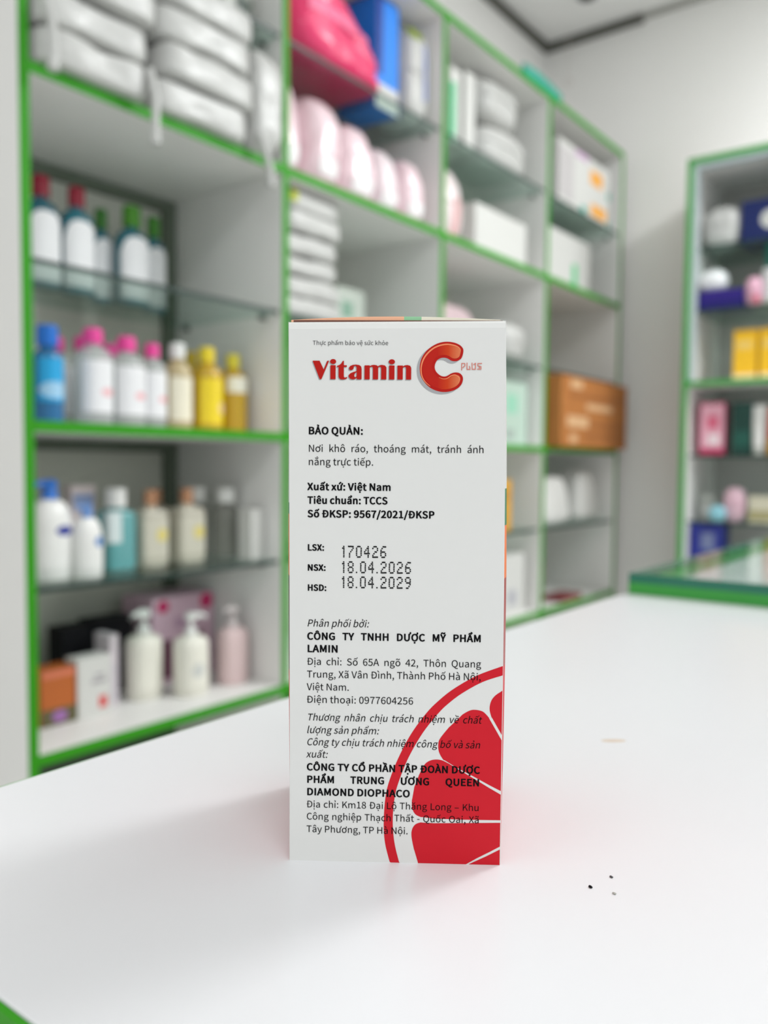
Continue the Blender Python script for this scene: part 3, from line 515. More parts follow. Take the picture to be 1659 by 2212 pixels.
def carton_body():
    b = bmesh.new(); rings = []
    zs = [0.0, 0.6, 4, 12, 24, 36, 46.5, 48.4, 58, 69.5, 76, 82.1, 84.3, 87, 90.8, 100, 112, 122, 128.2, 129.4, 129.9]
    for z in zs:
        f = math.sin(math.pi * min(1, max(0, z / CH))) ** 0.5 if 0 < z < CH else 0.0
        ins = 0.0 if z < 128.5 else (0.25 if z < 129.6 else 0.75)     # the folded top edge rolls back a little
        tl = -0.5 * (z / CH) ** 2                                      # the carton leans and tapers by half a millimetre
        bow = lambda d: f * {0: 0, 3: 0.78, 8: 1.4, 20: 2.2, 31: 2.2, 43: 1.4, 48: 0.78, 51: 0}[d]
        ds = [0, 3, 8, 20, 31, 43, 48, 51]
        dz = lambda x: -0.45 * (1 - x / CW) if z > 128 else 0
        P = [(0.15 + tl, ins), (CW - 0.15 + 1.5 * tl, ins)]
        P += [(CW + 1.5 * tl + bow(d), d + 0.15 if d == 0 else d) for d in ds]
        P += [(CW - 0.5, CD + 0.3), (0.5, CD + 0.3)]
        P += [(tl - bow(d) * 0.8, d + 0.15 if d == 0 else d) for d in reversed(ds)]
        rings.append([b.verts.new((x / 1000, y / 1000, (z + dz(x)) / 1000)) for x, y in P])
    n = len(rings[0])
    for k in range(len(rings) - 1):
        for i in range(n):
            j = (i + 1) % n
            fc = b.faces.new((rings[k][i], rings[k][j], rings[k + 1][j], rings[k + 1][i]))
            zm = (zs[k] + zs[k + 1]) / 2
            right = 2 <= i <= 8; left = 11 <= i <= 18
            if right: fc.material_index = 1 if zm < 48.4 else 2 if zm < 69.5 else 3 if zm < 82.1 else 4 if zm < 90.8 else 0
            if left: fc.material_index = 1 if zm < 46.5 else 5 if zm < 69.5 else 3 if zm < 84.3 else 4 if zm < 87 else 0
    b.faces.new(rings[0][::-1]); b.faces.new(rings[-1])
    return b


CARD = mat('glossy_white_card', rgb(226, 226, 223), 0.3, 0.5, var=0.006, scale=400)
RED = mat('print_red', rgb(206, 20, 38), 0.45, 0.25, var=0.03, scale=200)
DKRED = mat('print_dark_red', rgb(160, 42, 38), 0.4, 0.4)
ORANGE = mat('print_orange', rgb(238, 112, 34), 0.4, 0.4)
PGREEN = mat('print_green', rgb(12, 112, 62), 0.4, 0.4)
PLUM = mat('print_plum', rgb(84, 30, 36), 0.4, 0.4)
INK = mat('black_ink', rgb(9, 9, 12), 0.7, 0.12, var=0.02)
GREY_INK = mat('grey_ink', rgb(72, 72, 74), 0.45, 0.35)
GREYSH = mat('grey_print', rgb(168, 168, 170), 0.45, 0.35)
LOGO = mat('logo_red', rgb(184, 20, 10), 0.5, 0.2, var=0.02)
LINE = mat('print_pale_line', rgb(232, 214, 222), 0.4, 0.4)
obj('carton_body', carton_body(), None, carton, False, [CARD, RED, DKRED, ORANGE, PGREEN, PLUM])

# the tuck-in lid, standing a hair proud of the front edge and bowed
b = bmesh.new(); N = 24; rows = []
for d, lift in ((1.2, 0.0), (1.2, 1.0), (12, 1.1), (26, 0.6), (49, 0.0)):
    rows.append([b.verts.new(((0.6 + (CW - 2.0) * i / N - 0.6) / 1000, d / 1000,
                              (129.75 - 0.45 * (1 - i / N) + 1.35 * lift * (0.3 + 0.75 * math.sin(math.pi * min(1, 0.12 + 0.85 * i / N)))) / 1000)) for i in range(N + 1)])
for p, q in zip(rows, rows[1:]):
    for i in range(N):
        f = b.faces.new((p[i], p[i + 1], q[i + 1], q[i]))
        f.material_index = 1 if i < 13 else 2 if i < 15 else 0
lid = obj('top_flap', b, None, carton, False, [mat('print_cream', rgb(240, 234, 214), 0.4), mat('print_peach', rgb(246, 186, 150), 0.4), mat('print_pale_green', rgb(150, 206, 160), 0.4)])
so = lid.modifiers.new('thickness', 'SOLIDIFY'); so.thickness = 0.0006; so.offset = -1
obj('flap_gap', box(0.0006, 0.0496, 0.00085, 0.00115, 0.1290, 0.12998), mat('gap_shade_brown', rgb(112, 72, 60), 0.8), carton)  # strip coloured dark brown to paint the shade in the gap below the lid

Y1, Y2, Y3, Y4, Y5 = -0.00004, -0.00007, -0.00010, -0.00013, -0.00016
XMAX = 50.9


def clipx(P):
    """Cut an outline off at the carton's right edge."""
    out = []
    for i in range(len(P)):
        a, c = P[i - 1], P[i]
        if (a[0] <= XMAX) != (c[0] <= XMAX):
            t_ = (XMAX - a[0]) / (c[0] - a[0]); out.append((XMAX, a[1] + (c[1] - a[1]) * t_))
        if c[0] <= XMAX: out.append(c)
    return [(x, max(z, 0.05)) for x, z in out]


# red citrus slice
OUT_ = [(24.6, -0.5), (23.2, 5.0), (22.88, 10.59), (23.35, 16.92), (24.6, 21.6), (26.68, 26.77), (29.4, 32.0), (32.88, 36.93), (35.9, 40.1), (39.43, 42.98), (44.8, 46.2), (50.9, 48.6)]
IN_ = [(50.9, 46.35), (46.2, 44.7), (41.6, 42.06), (38.4, 39.6), (35.7, 36.9), (32.0, 32.0), (28.75, 26.1), (26.6, 20.6), (25.5, 16.4), (25.05, 10.64), (25.5, 5.0), (26.85, -0.5)]
ring = smooth_poly(OUT_, 5, False) + smooth_poly(IN_, 5, False)
SEG = [[(51.6, 43.3), (50.67, 42.5), (49.27, 41.5), (48.28, 40.16), (47.9, 38.26), (48.33, 36.4), (50.0, 33.5), (51.3, 31.3)],
       [(35.8, 29.56), (36.3, 30.95), (38.2, 33.42), (41.55, 36.76), (43.06, 37.65), (44.42, 37.92), (46.28, 37.54), (47.6, 36.3), (49.3, 33.4), (51.4, 29.75), (51.4, 18.0), (48.2, 19.6), (45.17, 21.23), (40.02, 23.91), (36.93, 25.76), (35.96, 27.55)],
       [(34.89, 25.61), (33.53, 25.17), (32.52, 24.27), (31.35, 21.98), (30.18, 18.82), (29.6, 15.31), (29.72, 13.56), (30.42, 12.17), (31.63, 11.5), (35.06, 11.15), (41.9, 11.03), (51.3, 11.1), (51.3, 17.15), (48.1, 18.95), (45.18, 20.71), (41.74, 22.72), (38.31, 24.74), (36.6, 25.51)],
       [(31.65, 10.09), (30.45, 9.54), (29.71, 8.29), (29.62, 6.53), (30.17, 3.73), (31.35, -0.2), (36.6, -0.2), (42.4, -0.2), (45.46, 1.63), (48.4, 3.2), (51.3, 4.85), (51.3, 10.47), (41.92, 10.19), (35.08, 10.0)],
       [(43.43, -0.2), (51.3, -0.2), (51.3, 4.1), (47.6, 2.1)]]


def roundish(P):
    """Round the corners but keep long edges straight."""
    Q = []
    for i in range(len(P)):
        a, c = Vector(P[i]), Vector(P[(i + 1) % len(P)]); L = (c - a).length
        Q.append(tuple(a))
        if L > 3.2: Q += [tuple(a.lerp(c, 0.7 / L)), tuple(a.lerp(c, 1 - 0.7 / L))]
    return smooth_poly(Q, 4)


segs = [clipx(roundish(P)) for P in SEG[:2]] + [clipx(roundish(P)) for P in SEG[2:4]] + [clipx(SEG[4])]
cit = flat_print([clipx(ring)] + segs, RED, 'citrus_print', carton, Y1)

# printed wording
def block(name, lines, m=INK):
    P = []
    heavy = []
    for L in lines: (heavy if L[0] == 'b' else P).extend(typeset(L[5], L[0], L[1], L[2], L[3], L[4], L[6]))
    bm = bmesh.new()
    def add(polys, dy):
        o = flat_print(polys, m, 't', None, Y3 + dy); bm.from_mesh(o.data); me = o.data
        bpy.data.objects.remove(o); bpy.data.meshes.remove(me)
    if P: add(P, 0)
    if heavy:                                          # the bold cut: strokes thickened all round
        for k in range(9):
            a = k * math.pi / 4 + math.pi / 8; g = 0 if k == 8 else 1
            add([[(x + 0.095 * g * math.cos(a), z + 0.062 * g * math.sin(a)) for x, z in Q] for Q in heavy], -k * 1.5e-6)
    return obj(name, bm, m, carton)


block('tagline_print', [('a', 5.28, 23.08, 124.10, 0.96, 'Thực phẩm bảo vệ sức khỏe', 0)], GREY_INK)
block('storage_print', [
    ('b', 4.32, 17.50, 103.22, 1.67, 'BẢO QUẢN:', 0),
    ('r', 4.33, 45.85, 99.08, 1.64, 'Nơi khô ráo, thoáng mát, tránh ánh', 1),
    ('r', 4.34, 19.91, 95.93, 1.65, 'nắng trực tiếp.', 0)])
block('origin_print', [
    ('b', 4.19, 24.36, 90.05, 1.65, 'Xuất xứ: Việt Nam', 0),
    ('b', 4.20, 23.45, 86.83, 1.65, 'Tiêu chuẩn: TCCS', 0),
    ('b', 4.21, 34.60, 83.61, 1.66, 'Số ĐKSP: 9567/2021/ĐKSP', 0)])
block('batch_print', [
    ('b', 4.21, 8.32, 75.68, 1.43, 'LSX:', 0), ('b', 4.22, 8.71, 70.88, 1.43, 'NSX:', 0), ('b', 4.24, 8.90, 66.07, 1.43, 'HSD:', 0)])
block('distributor_print', [
    ('i', 4.20, 19.09, 57.42, 1.68, 'Phân phối bởi:', 0),
    ('b', 4.21, 45.86, 54.28, 1.68, 'CÔNG TY TNHH DƯỢC MỸ PHẨM', 1),
    ('b', 4.22, 11.81, 51.26, 1.69, 'LAMIN', 0),
    ('r', 4.20, 45.89, 48.16, 1.66, 'Địa chỉ: Số 65A ngõ 42, Thôn Quang', 1),
    ('r', 4.21, 45.93, 45.08, 1.66, 'Trung, Xã Vân Đình, Thành Phố Hà Nội,', 1),
    ('r', 4.22, 14.49, 42.01, 1.66, 'Việt Nam.', 0),
    ('r', 4.16, 29.87, 38.94, 1.66, 'Điện thoại: 0977604256', 0)])
block('producer_print', [
    ('i', 4.28, 46.16, 34.61, 1.67, 'Thương nhân chịu trách nhiệm về chất', 1),
    ('i', 4.19, 21.68, 31.52, 1.67, 'lượng sản phẩm:', 0),
    ('i', 4.20, 45.98, 28.56, 1.67, 'Công ty chịu trách nhiệm công bố và sản', 1),
    ('i', 4.14, 9.37, 25.56, 1.68, 'xuất:', 0),
    ('b', 4.22, 46.00, 22.41, 1.68, 'CÔNG TY CỔ PHẦN TẬP ĐOÀN DƯỢC', 1),
    ('b', 4.23, 45.98, 19.36, 1.68, 'PHẨM TRUNG ƯƠNG QUEEN', 1),
    ('b', 4.24, 29.42, 16.30, 1.69, 'DIAMOND DIOPHACO', 0),
    ('r', 4.21, 45.97, 13.26, 1.62, 'Địa chỉ: Km18 Đại Lộ Thăng Long – Khu', 1),
    ('r', 4.22, 46.01, 10.26, 1.62, 'Công nghiệp Thạch Thất - Quốc Oai, Xã', 1),
    ('r', 4.24, 28.93, 7.14, 1.62, 'Tây Phương, TP Hà Nội.', 0)])

# dot-matrix dates
DOTS = {'0': '.###. #...# #...# #...# #...# #...# .###.', '1': '...#. ..##. ...#. ...#. ...#. ...#. ...#.', '2': '.###. #...# ....# ..##. .#... #.... #####',
        '4': '...#. ..##. .#.#. #..#. ##### ...#. ...#.', '6': '..### .#... #.... ####. #...# #...# .###.', '7': '##### ....# ...#. ..#.. .#... .#... .#...',
        '8': '.###. #...# #...# .###. #...# #...# .###.', '9': '.###. #...# #...# .#### ....# ...#. .##..'}
P = []
for text, zt in (('170426', 76.73), ('18.04.2026', 73.03), ('18.04.2029', 69.43)):
    x = 12.02
    for c in text:
        cells = [(0, 6)] if c == '.' else [(i, r) for r, row in enumerate(DOTS[c].split()) for i, v in enumerate(row) if v == '#']
        for i, r in cells:
            px, pz = x + i * 0.272 + random.Random(i * 7 + r).uniform(-.02, .02), zt - r * 0.412 + random.Random(r * 5 + i).uniform(-.02, .02)
            ww = 0.18
            P.append([(px + ww * math.cos(a * math.pi / 5), pz + ww * math.sin(a * math.pi / 5)) for a in range(10)])
        x += 1.02 if c == '.' else 1.93
b = bmesh.new()
for k, c in enumerate(P):
    f = b.faces.new([b.verts.new((x / 1000, Y3 - (k % 5) * 2e-6, z / 1000)) for x, z in c])
    if f.normal.y > 0: f.normal_flip()
obj('date_print', b, INK, carton)

# the logo: bold wording with a grey drop, the fat letter C, the small outlined wording
vx = lambda X: 5.18 + (X / 6.9125 - 14.7) * 0.10875
vz = lambda Y: 116.08 - (Y / 6.9125 - 59.86) * 0.1079
ell = lambda cx, cy, rx, ry: [(cx + rx * math.cos(a * math.pi / 14), cy + ry * math.sin(a * math.pi / 14)) for a in range(28)]
V_ = [[(105, 137), (210, 137), (272, 268), (325, 137), (352, 137), (238, 412), (212, 412)],
      ell(412, 148, 45, 37), [(372, 203), (450, 203), (450, 412), (372, 412)],
      [(573, 137), (573, 203), (617, 203), (617, 228), (573, 228), (573, 370), (582, 386), (600, 386), (616, 378), (626, 390), (604, 408), (565, 416), (530, 414), (505, 400), (494, 370), (494, 228), (472, 228), (472, 212), (510, 197), (540, 170), (558, 137)],
      [(652, 262), (650, 238), (670, 212), (710, 196), (755, 192), (805, 200), (832, 222), (838, 255), (838, 412), (768, 412), (764, 388), (735, 410), (700, 414), (665, 402), (645, 372), (648, 345), (675, 320), (720, 302), (764, 290), (764, 235), (752, 215), (735, 212), (722, 222), (718, 250), (705, 268), (680, 275), (660, 272)],
      [(765, 305), (745, 315), (730, 340), (730, 370), (742, 382), (758, 376), (765, 355)],
      [(882, 203), (960, 203), (960, 217), (985, 201), (1020, 195), (1060, 200), (1082, 217), (1105, 202), (1140, 195), (1185, 203), (1208, 232), (1208, 412), (1130, 412), (1130, 245), (1120, 225), (1105, 222), (1085, 234), (1085, 412), (1007, 412), (1007, 245), (998, 225), (983, 222), (960, 236), (960, 412), (882, 412)],
      ell(1288, 148, 46, 37), [(1248, 203), (1328, 203), (1328, 412), (1248, 412)],
      [(1372, 203), (1452, 203), (1452, 217), (1480, 201), (1520, 195), (1560, 206), (1577, 236), (1577, 412), (1500, 412), (1500, 245), (1492, 225), (1475, 222), (1452, 238), (1452, 412), (1372, 412)]]
word = [[(vx(x), vz(y)) for x, y in Q] for Q in V_]
logo = flat_print(word, LOGO, 'logo_print', carton, Y4)
flat_print([[(x - 0.19, z - 0.17) for x, z in Q] for Q in word], GREYSH, 'logo_drop_print', logo, Y2)
C_ = [(40.5, 122.67), (40.33, 123.48), (39.59, 124.2), (38.28, 124.73), (36.49, 124.92), (34.71, 124.59), (33.09, 123.77), (31.8, 122.64), (30.84, 121.18), (30.41, 119.56), (30.39, 118.27), (30.65, 116.97), (31.39, 115.68), (32.55, 114.47), (34.03, 113.66), (35.83, 113.27), (37.62, 113.44), (39.08, 114.02), (40.04, 114.91), (40.48, 116.05), (40.34, 117.02), (39.68, 117.66), (38.7, 117.82), (37.73, 117.57), (36.76, 117.0), (35.94, 116.87), (35.13, 117.15), (34.3, 117.88), (33.89, 118.77), (33.96, 119.74), (34.43, 120.63), (35.24, 121.12), (36.05, 121.23), (36.87, 121.04), (37.69, 120.56), (38.5, 120.41), (39.31, 120.57), (40.12, 121.22)]
C2 = smooth_poly(C_, 4)
sgn = -1 if area2(C2) < 0 else 1
C3 = grow(C2, sgn * 0.62)
CG = bpy.data.materials.new('logo_gradient'); CG.use_nodes = True; nt = CG.node_tree
tc = nt.nodes.new('ShaderNodeTexCoord'); sx = nt.nodes.new('ShaderNodeSeparateXYZ'); rm = nt.nodes.new('ShaderNodeValToRGB')
mr = nt.nodes.new('ShaderNodeMapRange'); mr.inputs[1].default_value = 0.0345; mr.inputs[2].default_value = 0.0400
nt.links.new(tc.outputs['Object'], sx.inputs[0]); nt.links.new(sx.outputs[0], mr.inputs[0]); nt.links.new(mr.outputs[0], rm.inputs[0])
rm.color_ramp.elements[0].color = rgb(188, 28, 14); rm.color_ramp.elements[1].color = rgb(226, 128, 84)
e = rm.color_ramp.elements.new(0.45); e.color = rgb(204, 62, 20)
nt.links.new(rm.outputs[0], nt.nodes['Principled BSDF'].inputs['Base Color']); nt.nodes['Principled BSDF'].inputs['Roughness'].default_value = 0.5; nt.nodes['Principled BSDF'].inputs['Specular IOR Level'].default_value = 0.2
cdrop = flat_print([[(x - 0.69, z - 0.50) for x, z in C2]], GREYSH, 'letter_drop_print', carton, Y2)
cl = flat_print([C2], LOGO, 'letter_print', carton, Y3)
flat_print([C3], CG, 'letter_fill_print', cl, Y4)
cx = lambda X: 25.27 + X * 0.01637
cz = lambda Y: 133.42 - Y * 0.01625
cpt = lambda X, Y: (40.5 + (X - 935) * 0.01637, 122.67 - (Y - 660) * 0.01618)


def streak(path, w0):
    P = [Vector(cpt(*p)) for p in smooth_poly(path, 4, False)]; L, R_ = [], []
    for i, p in enumerate(P):
        d = (P[min(i + 1, len(P) - 1)] - P[max(0, i - 1)]).normalized(); nrm = Vector((-d.y, d.x))
        ww = w0 * math.sin(math.pi * (0.04 + 0.92 * i / (len(P) - 1))) ** 0.6 / 2
        L.append(tuple(p + nrm * ww)); R_.append(tuple(p - nrm * ww))
    return L + R_[::-1]


flat_print([streak([(895, 660), (885, 620), (840, 585), (770, 565), (690, 558), (590, 578), (500, 622), (420, 695), (368, 775), (340, 865), (337, 950), (356, 1030), (400, 1100), (470, 1160)], 0.34),
            streak([(590, 1032), (650, 1052), (710, 1045), (765, 1008), (820, 995), (868, 1020), (885, 1065), (872, 1110)], 0.2)],
           mat('print_highlight', rgb(244, 140, 92), 0.35), 'letter_streak_print', cl, Y5)
PL = [[(290, 700), (290, 360), (440, 360), (455, 400), (455, 470), (350, 580)], [(560, 340), (560, 665), (715, 665)], [(715, 665), (705, 560), (680, 510)],
      [(815, 340), (825, 660), (985, 660), (990, 350)], [(990, 355), (900, 410)], [(1300, 355), (1110, 365), (1110, 480), (1270, 525), (1270, 655), (1095, 655)], [(1190, 500), (1190, 600)]]
b = bmesh.new()
for n_, path in enumerate(PL):
    for i in range(len(path) - 1):
        a = Vector((40.01 + (path[i][0] / 23.7 - 10.96) * 0.1087, 120.02 - (path[i][1] / 23.7 - 14.2) * 0.1055))
        c = Vector((40.01 + (path[i + 1][0] / 23.7 - 10.96) * 0.1087, 120.02 - (path[i + 1][1] / 23.7 - 14.2) * 0.1055))
        d = (c - a).normalized() * 0.10; nn = Vector((-d.y, d.x)); y = Y3 - (n_ * 6 + i) * 1e-6
        f = b.faces.new([b.verts.new((p.x / 1000, y, p.y / 1000)) for p in (a - d - nn, c + d - nn, c + d + nn, a - d + nn)])
obj('small_wording_print', b, mat('print_pale_red', rgb(212, 122, 106), 0.4), carton)

# crumbs and a smudge on the counter
for (x, y, r_, m_, lb) in ((-0.0743, 0.1767, 0.0004, INK, 'black crumb right of the carton on the white counter'),
                           (-0.0724, 0.1842, 0.00035, GREY_INK, 'thin grey crumb behind the black one on the white counter'),
                           (-0.0689, 0.1773, 0.00035, mat('pale_dust', rgb(168, 168, 160), 0.8), 'pale dust fleck rightmost of three specks on the counter')):
    b = bmesh.new(); bmesh.ops.create_icosphere(b, subdivisions=2, radius=r_)
    for v in b.verts:
        v.co.x *= 1.6; v.co.z = v.co.z * 0.5 + r_ * 0.5
        v.co += v.co.normalized() * noise.noise(v.co * 3000) * r_ * 0.4
    o = obj('crumb', b, m_, None, True); o.location = (x, y, TT); o.rotation_euler = (0, 0, 0.5 + x * 60)
    tag(o, lb, 'crumb', 'specks on the counter')
b = lathe([(0.0002, 0.0002), (0.002, 0.00016), (0.0034, 0.00003)], 24, 1.3, 0.5)
o = obj('crumb', b, mat('brown_smudge', rgb(206, 190, 174), 0.6, var=0.1, scale=900), None, True); o.location = (-0.1099, 0.2786, TT); o.rotation_euler = (0, 0, 0.7)
tag(o, 'faint brown stain flake on the white counter well right of the carton', 'crumb', 'specks on the counter')

# ------------------------------------------------------------------ goods on the shelves
Q90 = math.pi / 2
A, B, C = LV[2] + TH / 2 + 3e-4, LV[1] + TH / 2 + 3e-4, LV[0] + TH / 2 + 3e-4       # board tops
GB, GM, GT_ = [z + 0.0043 for z in GZ]                          # glass tops


def carton_of(name, label, cat, loc, w_, d_, h_, m, panels=(), rz=Q90, group=None, bev=0.0015, flap=None):
    """A folding box: body, a lid flap and printed panels (fractions of the front; 's' prints on the right side)."""
    t = thing(name, label, cat, loc, rz, group)
    obj('box_body', box(-w_ / 2, w_ / 2, -d_ / 2, d_ / 2, 0, h_, bev), m, t)
    if flap: obj('lid_flap', box(-w_ / 2 + 0.001, w_ / 2 - 0.001, -d_ / 2 + 0.001, d_ / 2 - 0.001, h_, h_ + 0.0012), flap, t)
    for n_, p in enumerate(panels):
        th = 0.0004 + 0.00012 * n_
        x0, x1, z0, z1, pm = p[:5]
        if len(p) > 5 and p[5] == 's':
            obj('printed_panel', box(w_ / 2, w_ / 2 + th, -d_ / 2 + x0 * d_, -d_ / 2 + x1 * d_, z0 * h_, z1 * h_), pm, t)
        elif len(p) > 5 and p[5] == 'o':
            bb = lathe([(0.0001, 0), (0.5, 0), (0.5, 0.0005), (0.0001, 0.0005)], 28)
            bmesh.ops.rotate(bb, verts=bb.verts[:], cent=(0, 0, 0), matrix=Matrix.Rotation(math.pi / 2, 3, 'X'))
            for v in bb.verts: v.co = Vector((-w_ / 2 + (x0 + (x1 - x0) * (v.co.x + 0.5)) * w_, -d_ / 2 + v.co.y * th / 0.0005, (z0 + (z1 - z0) * (v.co.z + 0.5)) * h_))
            obj('printed_panel', bb, pm, t)
        else:
            obj('printed_panel', box(-w_ / 2 + x0 * w_, -w_ / 2 + x1 * w_, -d_ / 2 - th, -d_ / 2, z0 * h_, z1 * h_), pm, t)
    return t


def bottle(name, label, loc, r, h_, bodym, capm, labelm=None, flat=1.0, shoulder=0.68, neck=0.36, cap_h=0.16, cap_r=0.42, lab=(0.10, 0.60), power=2.0,
           group=None, rz=Q90, cap_round=0.25, arch=False, mark=None, cat='bottle', span=(-1, 1)):
    """A bottle: body with shoulder and neck, cap, wrapped label, optional mark on the label."""
    t = thing(name, label, cat, loc, rz, group)
    hb = h_ * (1 - cap_h)
    sh = hb * shoulder / (1 - 0.0)
    prof = [(r * 0.9, 0.0), (r * 0.98, h_ * 0.015), (r, h_ * 0.04), (r, sh)]
    for k in range(1, 7):
        a = k / 6 * math.pi / 2
        prof.append((r * neck + r * (1 - neck) * math.cos(a) ** 0.9, sh + (hb * 0.94 - sh) * math.sin(a)))
    prof += [(r * neck, hb * 0.96), (r * neck, hb)]
    obj('bottle_body', lathe(prof, 36, 1, flat, power=power), bodym, t, True)
    cr = r * cap_r
    cp = [(cr * 0.98, hb * 0.985), (cr, hb), (cr * 0.98, h_ - cap_round * cr)]
    for k in range(1, 5):
        a = k / 4 * math.pi / 2
        cp.append((cr * (1 - cap_round) + cr * cap_round * math.cos(a) - 1e-4, h_ - cap_round * cr * (1 - math.sin(a))))
    cfl = 1 if flat > 0.75 else flat * 1.3
    obj('cap', lathe(cp, 28, 1, cfl), capm, t, True)
    if labelm:
        z0, z1 = lab[0] * h_, lab[1] * h_; n = 28; a0, a1 = -Q90 + 1.15 * span[0], -Q90 + 1.15 * span[1]
        bb = bmesh.new(); rows = []
        for i in range(n + 1):
            a = a0 + (a1 - a0) * i / n; c, s_ = math.cos(a), math.sin(a); kk = 1 / ((abs(c) ** power + abs(s_) ** power) ** (1 / power))
            u = 2 * i / n - 1; zt = z1 - ((abs(u) ** 3) * (z1 - z0) * 0.3 if arch else 0)
            rows.append([bb.verts.new(((r + e_) * kk * c, (r + e_) * kk * s_ * flat, z)) for e_, z in ((0.0006, z0), (0.0006, zt), (0.0001, zt), (0.0001, z0))])
        for p, q in zip(rows, rows[1:]):
            for i in range(4): bb.faces.new((p[i], q[i], q[(i + 1) % 4], p[(i + 1) % 4]))
        lo = obj('label', bb, labelm, t, True)
        if mark:
            u0, u1, v0, v1, mm = mark; bb = bmesh.new(); g = []
            for i in range(9):
                row = []
                for j in range(17):                       # an oval patch on the label
                    pass
                a = -Q90 + (u0 + (u1 - u0) * i / 8) * 1.15; c, s_ = math.cos(a), math.sin(a); kk = 1 / ((abs(c) ** power + abs(s_) ** power) ** (1 / power))
                hh = math.sqrt(max(0.02, 1 - (i / 4 - 1) ** 2)); zc, zr = (v0 + v1) / 2, (v1 - v0) / 2
                g.append([bb.verts.new(((r + 0.001) * kk * c, (r + 0.001) * kk * s_ * flat, h_ * (zc + sg_ * zr * hh))) for sg_ in (-1, 1)])
            for p, q in zip(g, g[1:]): bb.faces.new((p[0], q[0], q[1], p[1]))
            obj('mark', bb, mm, lo)
    return t


def pump_bottle(name, label, loc, r, h_, bodym, pumpm, labelm=None, group=None, rz=Q90, flat=0.8, mark=None, spout=-1, neckw=0.34, body_frac=0.72, lab=(0.12, 0.5), power=2.3, shf=0.86):
    t = thing(name, label, 'bottle', loc, rz, group); hb = h_ * body_frac
    prof = [(r * 0.92, 0), (r, h_ * 0.02), (r, hb * shf)]
    for k in range(1, 7):
        a = k / 6 * math.pi / 2; prof.append((r * neckw + r * (1 - neckw) * math.cos(a), hb * shf + hb * (1 - shf) * math.sin(a)))
    prof.append((r * neckw, hb * 1.02))
    obj('bottle_body', lathe(prof, 36, 1, flat, power=power), bodym, t, True)
    p = obj('pump', lathe([(r * 0.36, hb * 1.0), (r * 0.36, hb * 1.09), (r * 0.30, hb * 1.12), (r * 0.13, hb * 1.13), (r * 0.13, h_ * 0.9), (r * 0.34, h_ * 0.91), (r * 0.36, h_ * 0.97), (r * 0.2, h_)], 28), pumpm, t, True)
    obj('spout', tube([(0, 0, h_ * 0.955), (spout * r * 0.45, -r * 0.1, h_ * 0.96), (spout * r * 0.8, -r * 0.15, h_ * 0.945), (spout * r * 0.95, -r * 0.17, h_ * 0.915)], [r * 0.16, r * 0.15, r * 0.12, r * 0.1], 12), pumpm, p, True)
    if labelm or mark:
        n = 20; bb = bmesh.new(); rows = []
        for i in range(n + 1):
            a = -Q90 - 1.0 + 2.0 * i / n; c, s_ = math.cos(a), math.sin(a); kk = 1 / ((abs(c) ** power + abs(s_) ** power) ** (1 / power))
            rows.append([bb.verts.new(((r + 0.0006) * kk * c, (r + 0.0006) * kk * s_ * flat, z * h_)) for z in lab])
        for p_, q in zip(rows, rows[1:]): bb.faces.new((p_[0], q[0], q[1], p_[1]))
        lo = obj('label', bb, labelm or bodym, t, True)
        if mark:
            bb = bmesh.new(); g = []; u0, u1, v0, v1, mm = mark
            for i in range(13):
                a = -Q90 + (u0 + (u1 - u0) * i / 12); c, s_ = math.cos(a), math.sin(a); kk = 1 / ((abs(c) ** power + abs(s_) ** power) ** (1 / power))
                hh = math.sqrt(max(0.02, 1 - (i / 6 - 1) ** 2)); zc, zr = (v0 + v1) / 2, (v1 - v0) / 2
                g.append([bb.verts.new(((r + 0.001) * kk * c, (r + 0.001) * kk * s_ * flat, h_ * (zc + sg_ * zr * hh))) for sg_ in (-1, 1)])
            for p_, q in zip(g, g[1:]): bb.faces.new((p_[0], q[0], q[1], p_[1]))
            obj('mark', bb, mm, lo)
    return t


def pack(name, label, cat, loc, w_, d_, h_, m, seed=0, group=None, rz=Q90, n=4.0, lump=0.06, taper=0.0, seam=True, marks=(), tail=None, freq=9.0, seam_m=None, slope=0.0):
    """A soft film-wrapped pack: puffy body, a crimped seam across the front, printed patches, a dangling wrapper tail."""
    t = thing(name, label, cat, loc, rz, group)
    body = obj('wrapped_body', puffy(w_, d_, h_, seed, n, lump, 16, taper, freq, slope), m, t, True)
    me = body.data
    def front(x, z):                                   # depth of the front surface near (x, z)
        best = min((v.co for v in me.vertices if v.co.y < 0), key=lambda c: (c.x - x) ** 2 + (c.z - z) ** 2 + (0.15 * (c.y + d_)) ** 2)
        return best.y
    if seam:
        pts = [(-w_ * 0.44 + w_ * 0.88 * i / 14, 0.5 * h_ + 0.025 * h_ * math.sin(i * 0.7 + seed)) for i in range(15)]
        obj('crimped_seam', tube([(x, front(x, z) - 0.001, z) for x, z in pts], 0.0035, 8, 0.5), seam_m or m, t, True)
    for (x0, x1, z0, z1, pm) in marks:
        bb = bmesh.new(); g = []
        for i in range(7):
            row = []
            for j in range(7):
                x, z = (x0 + (x1 - x0) * i / 6) * w_, (z0 + (z1 - z0) * j / 6) * h_
                row.append(bb.verts.new((x, front(x, z) - 0.003, z)))
            g.append(row)
        for i in range(6):
            for j in range(6): bb.faces.new((g[i][j], g[i + 1][j], g[i + 1][j + 1], g[i][j + 1]))
        k = obj('printed_patch', bb, pm, t, True)
        sm = k.modifiers.new('soften', 'SMOOTH'); sm.iterations = 4
    if tail:
        obj('wrapper_tail', tube(tail, [0.0085] + [0.0072] * (len(tail) - 2) + [0.0095], 10, 0.95), m, t, True)
    return t


def on(X, Y, z): return (X, Y, z)


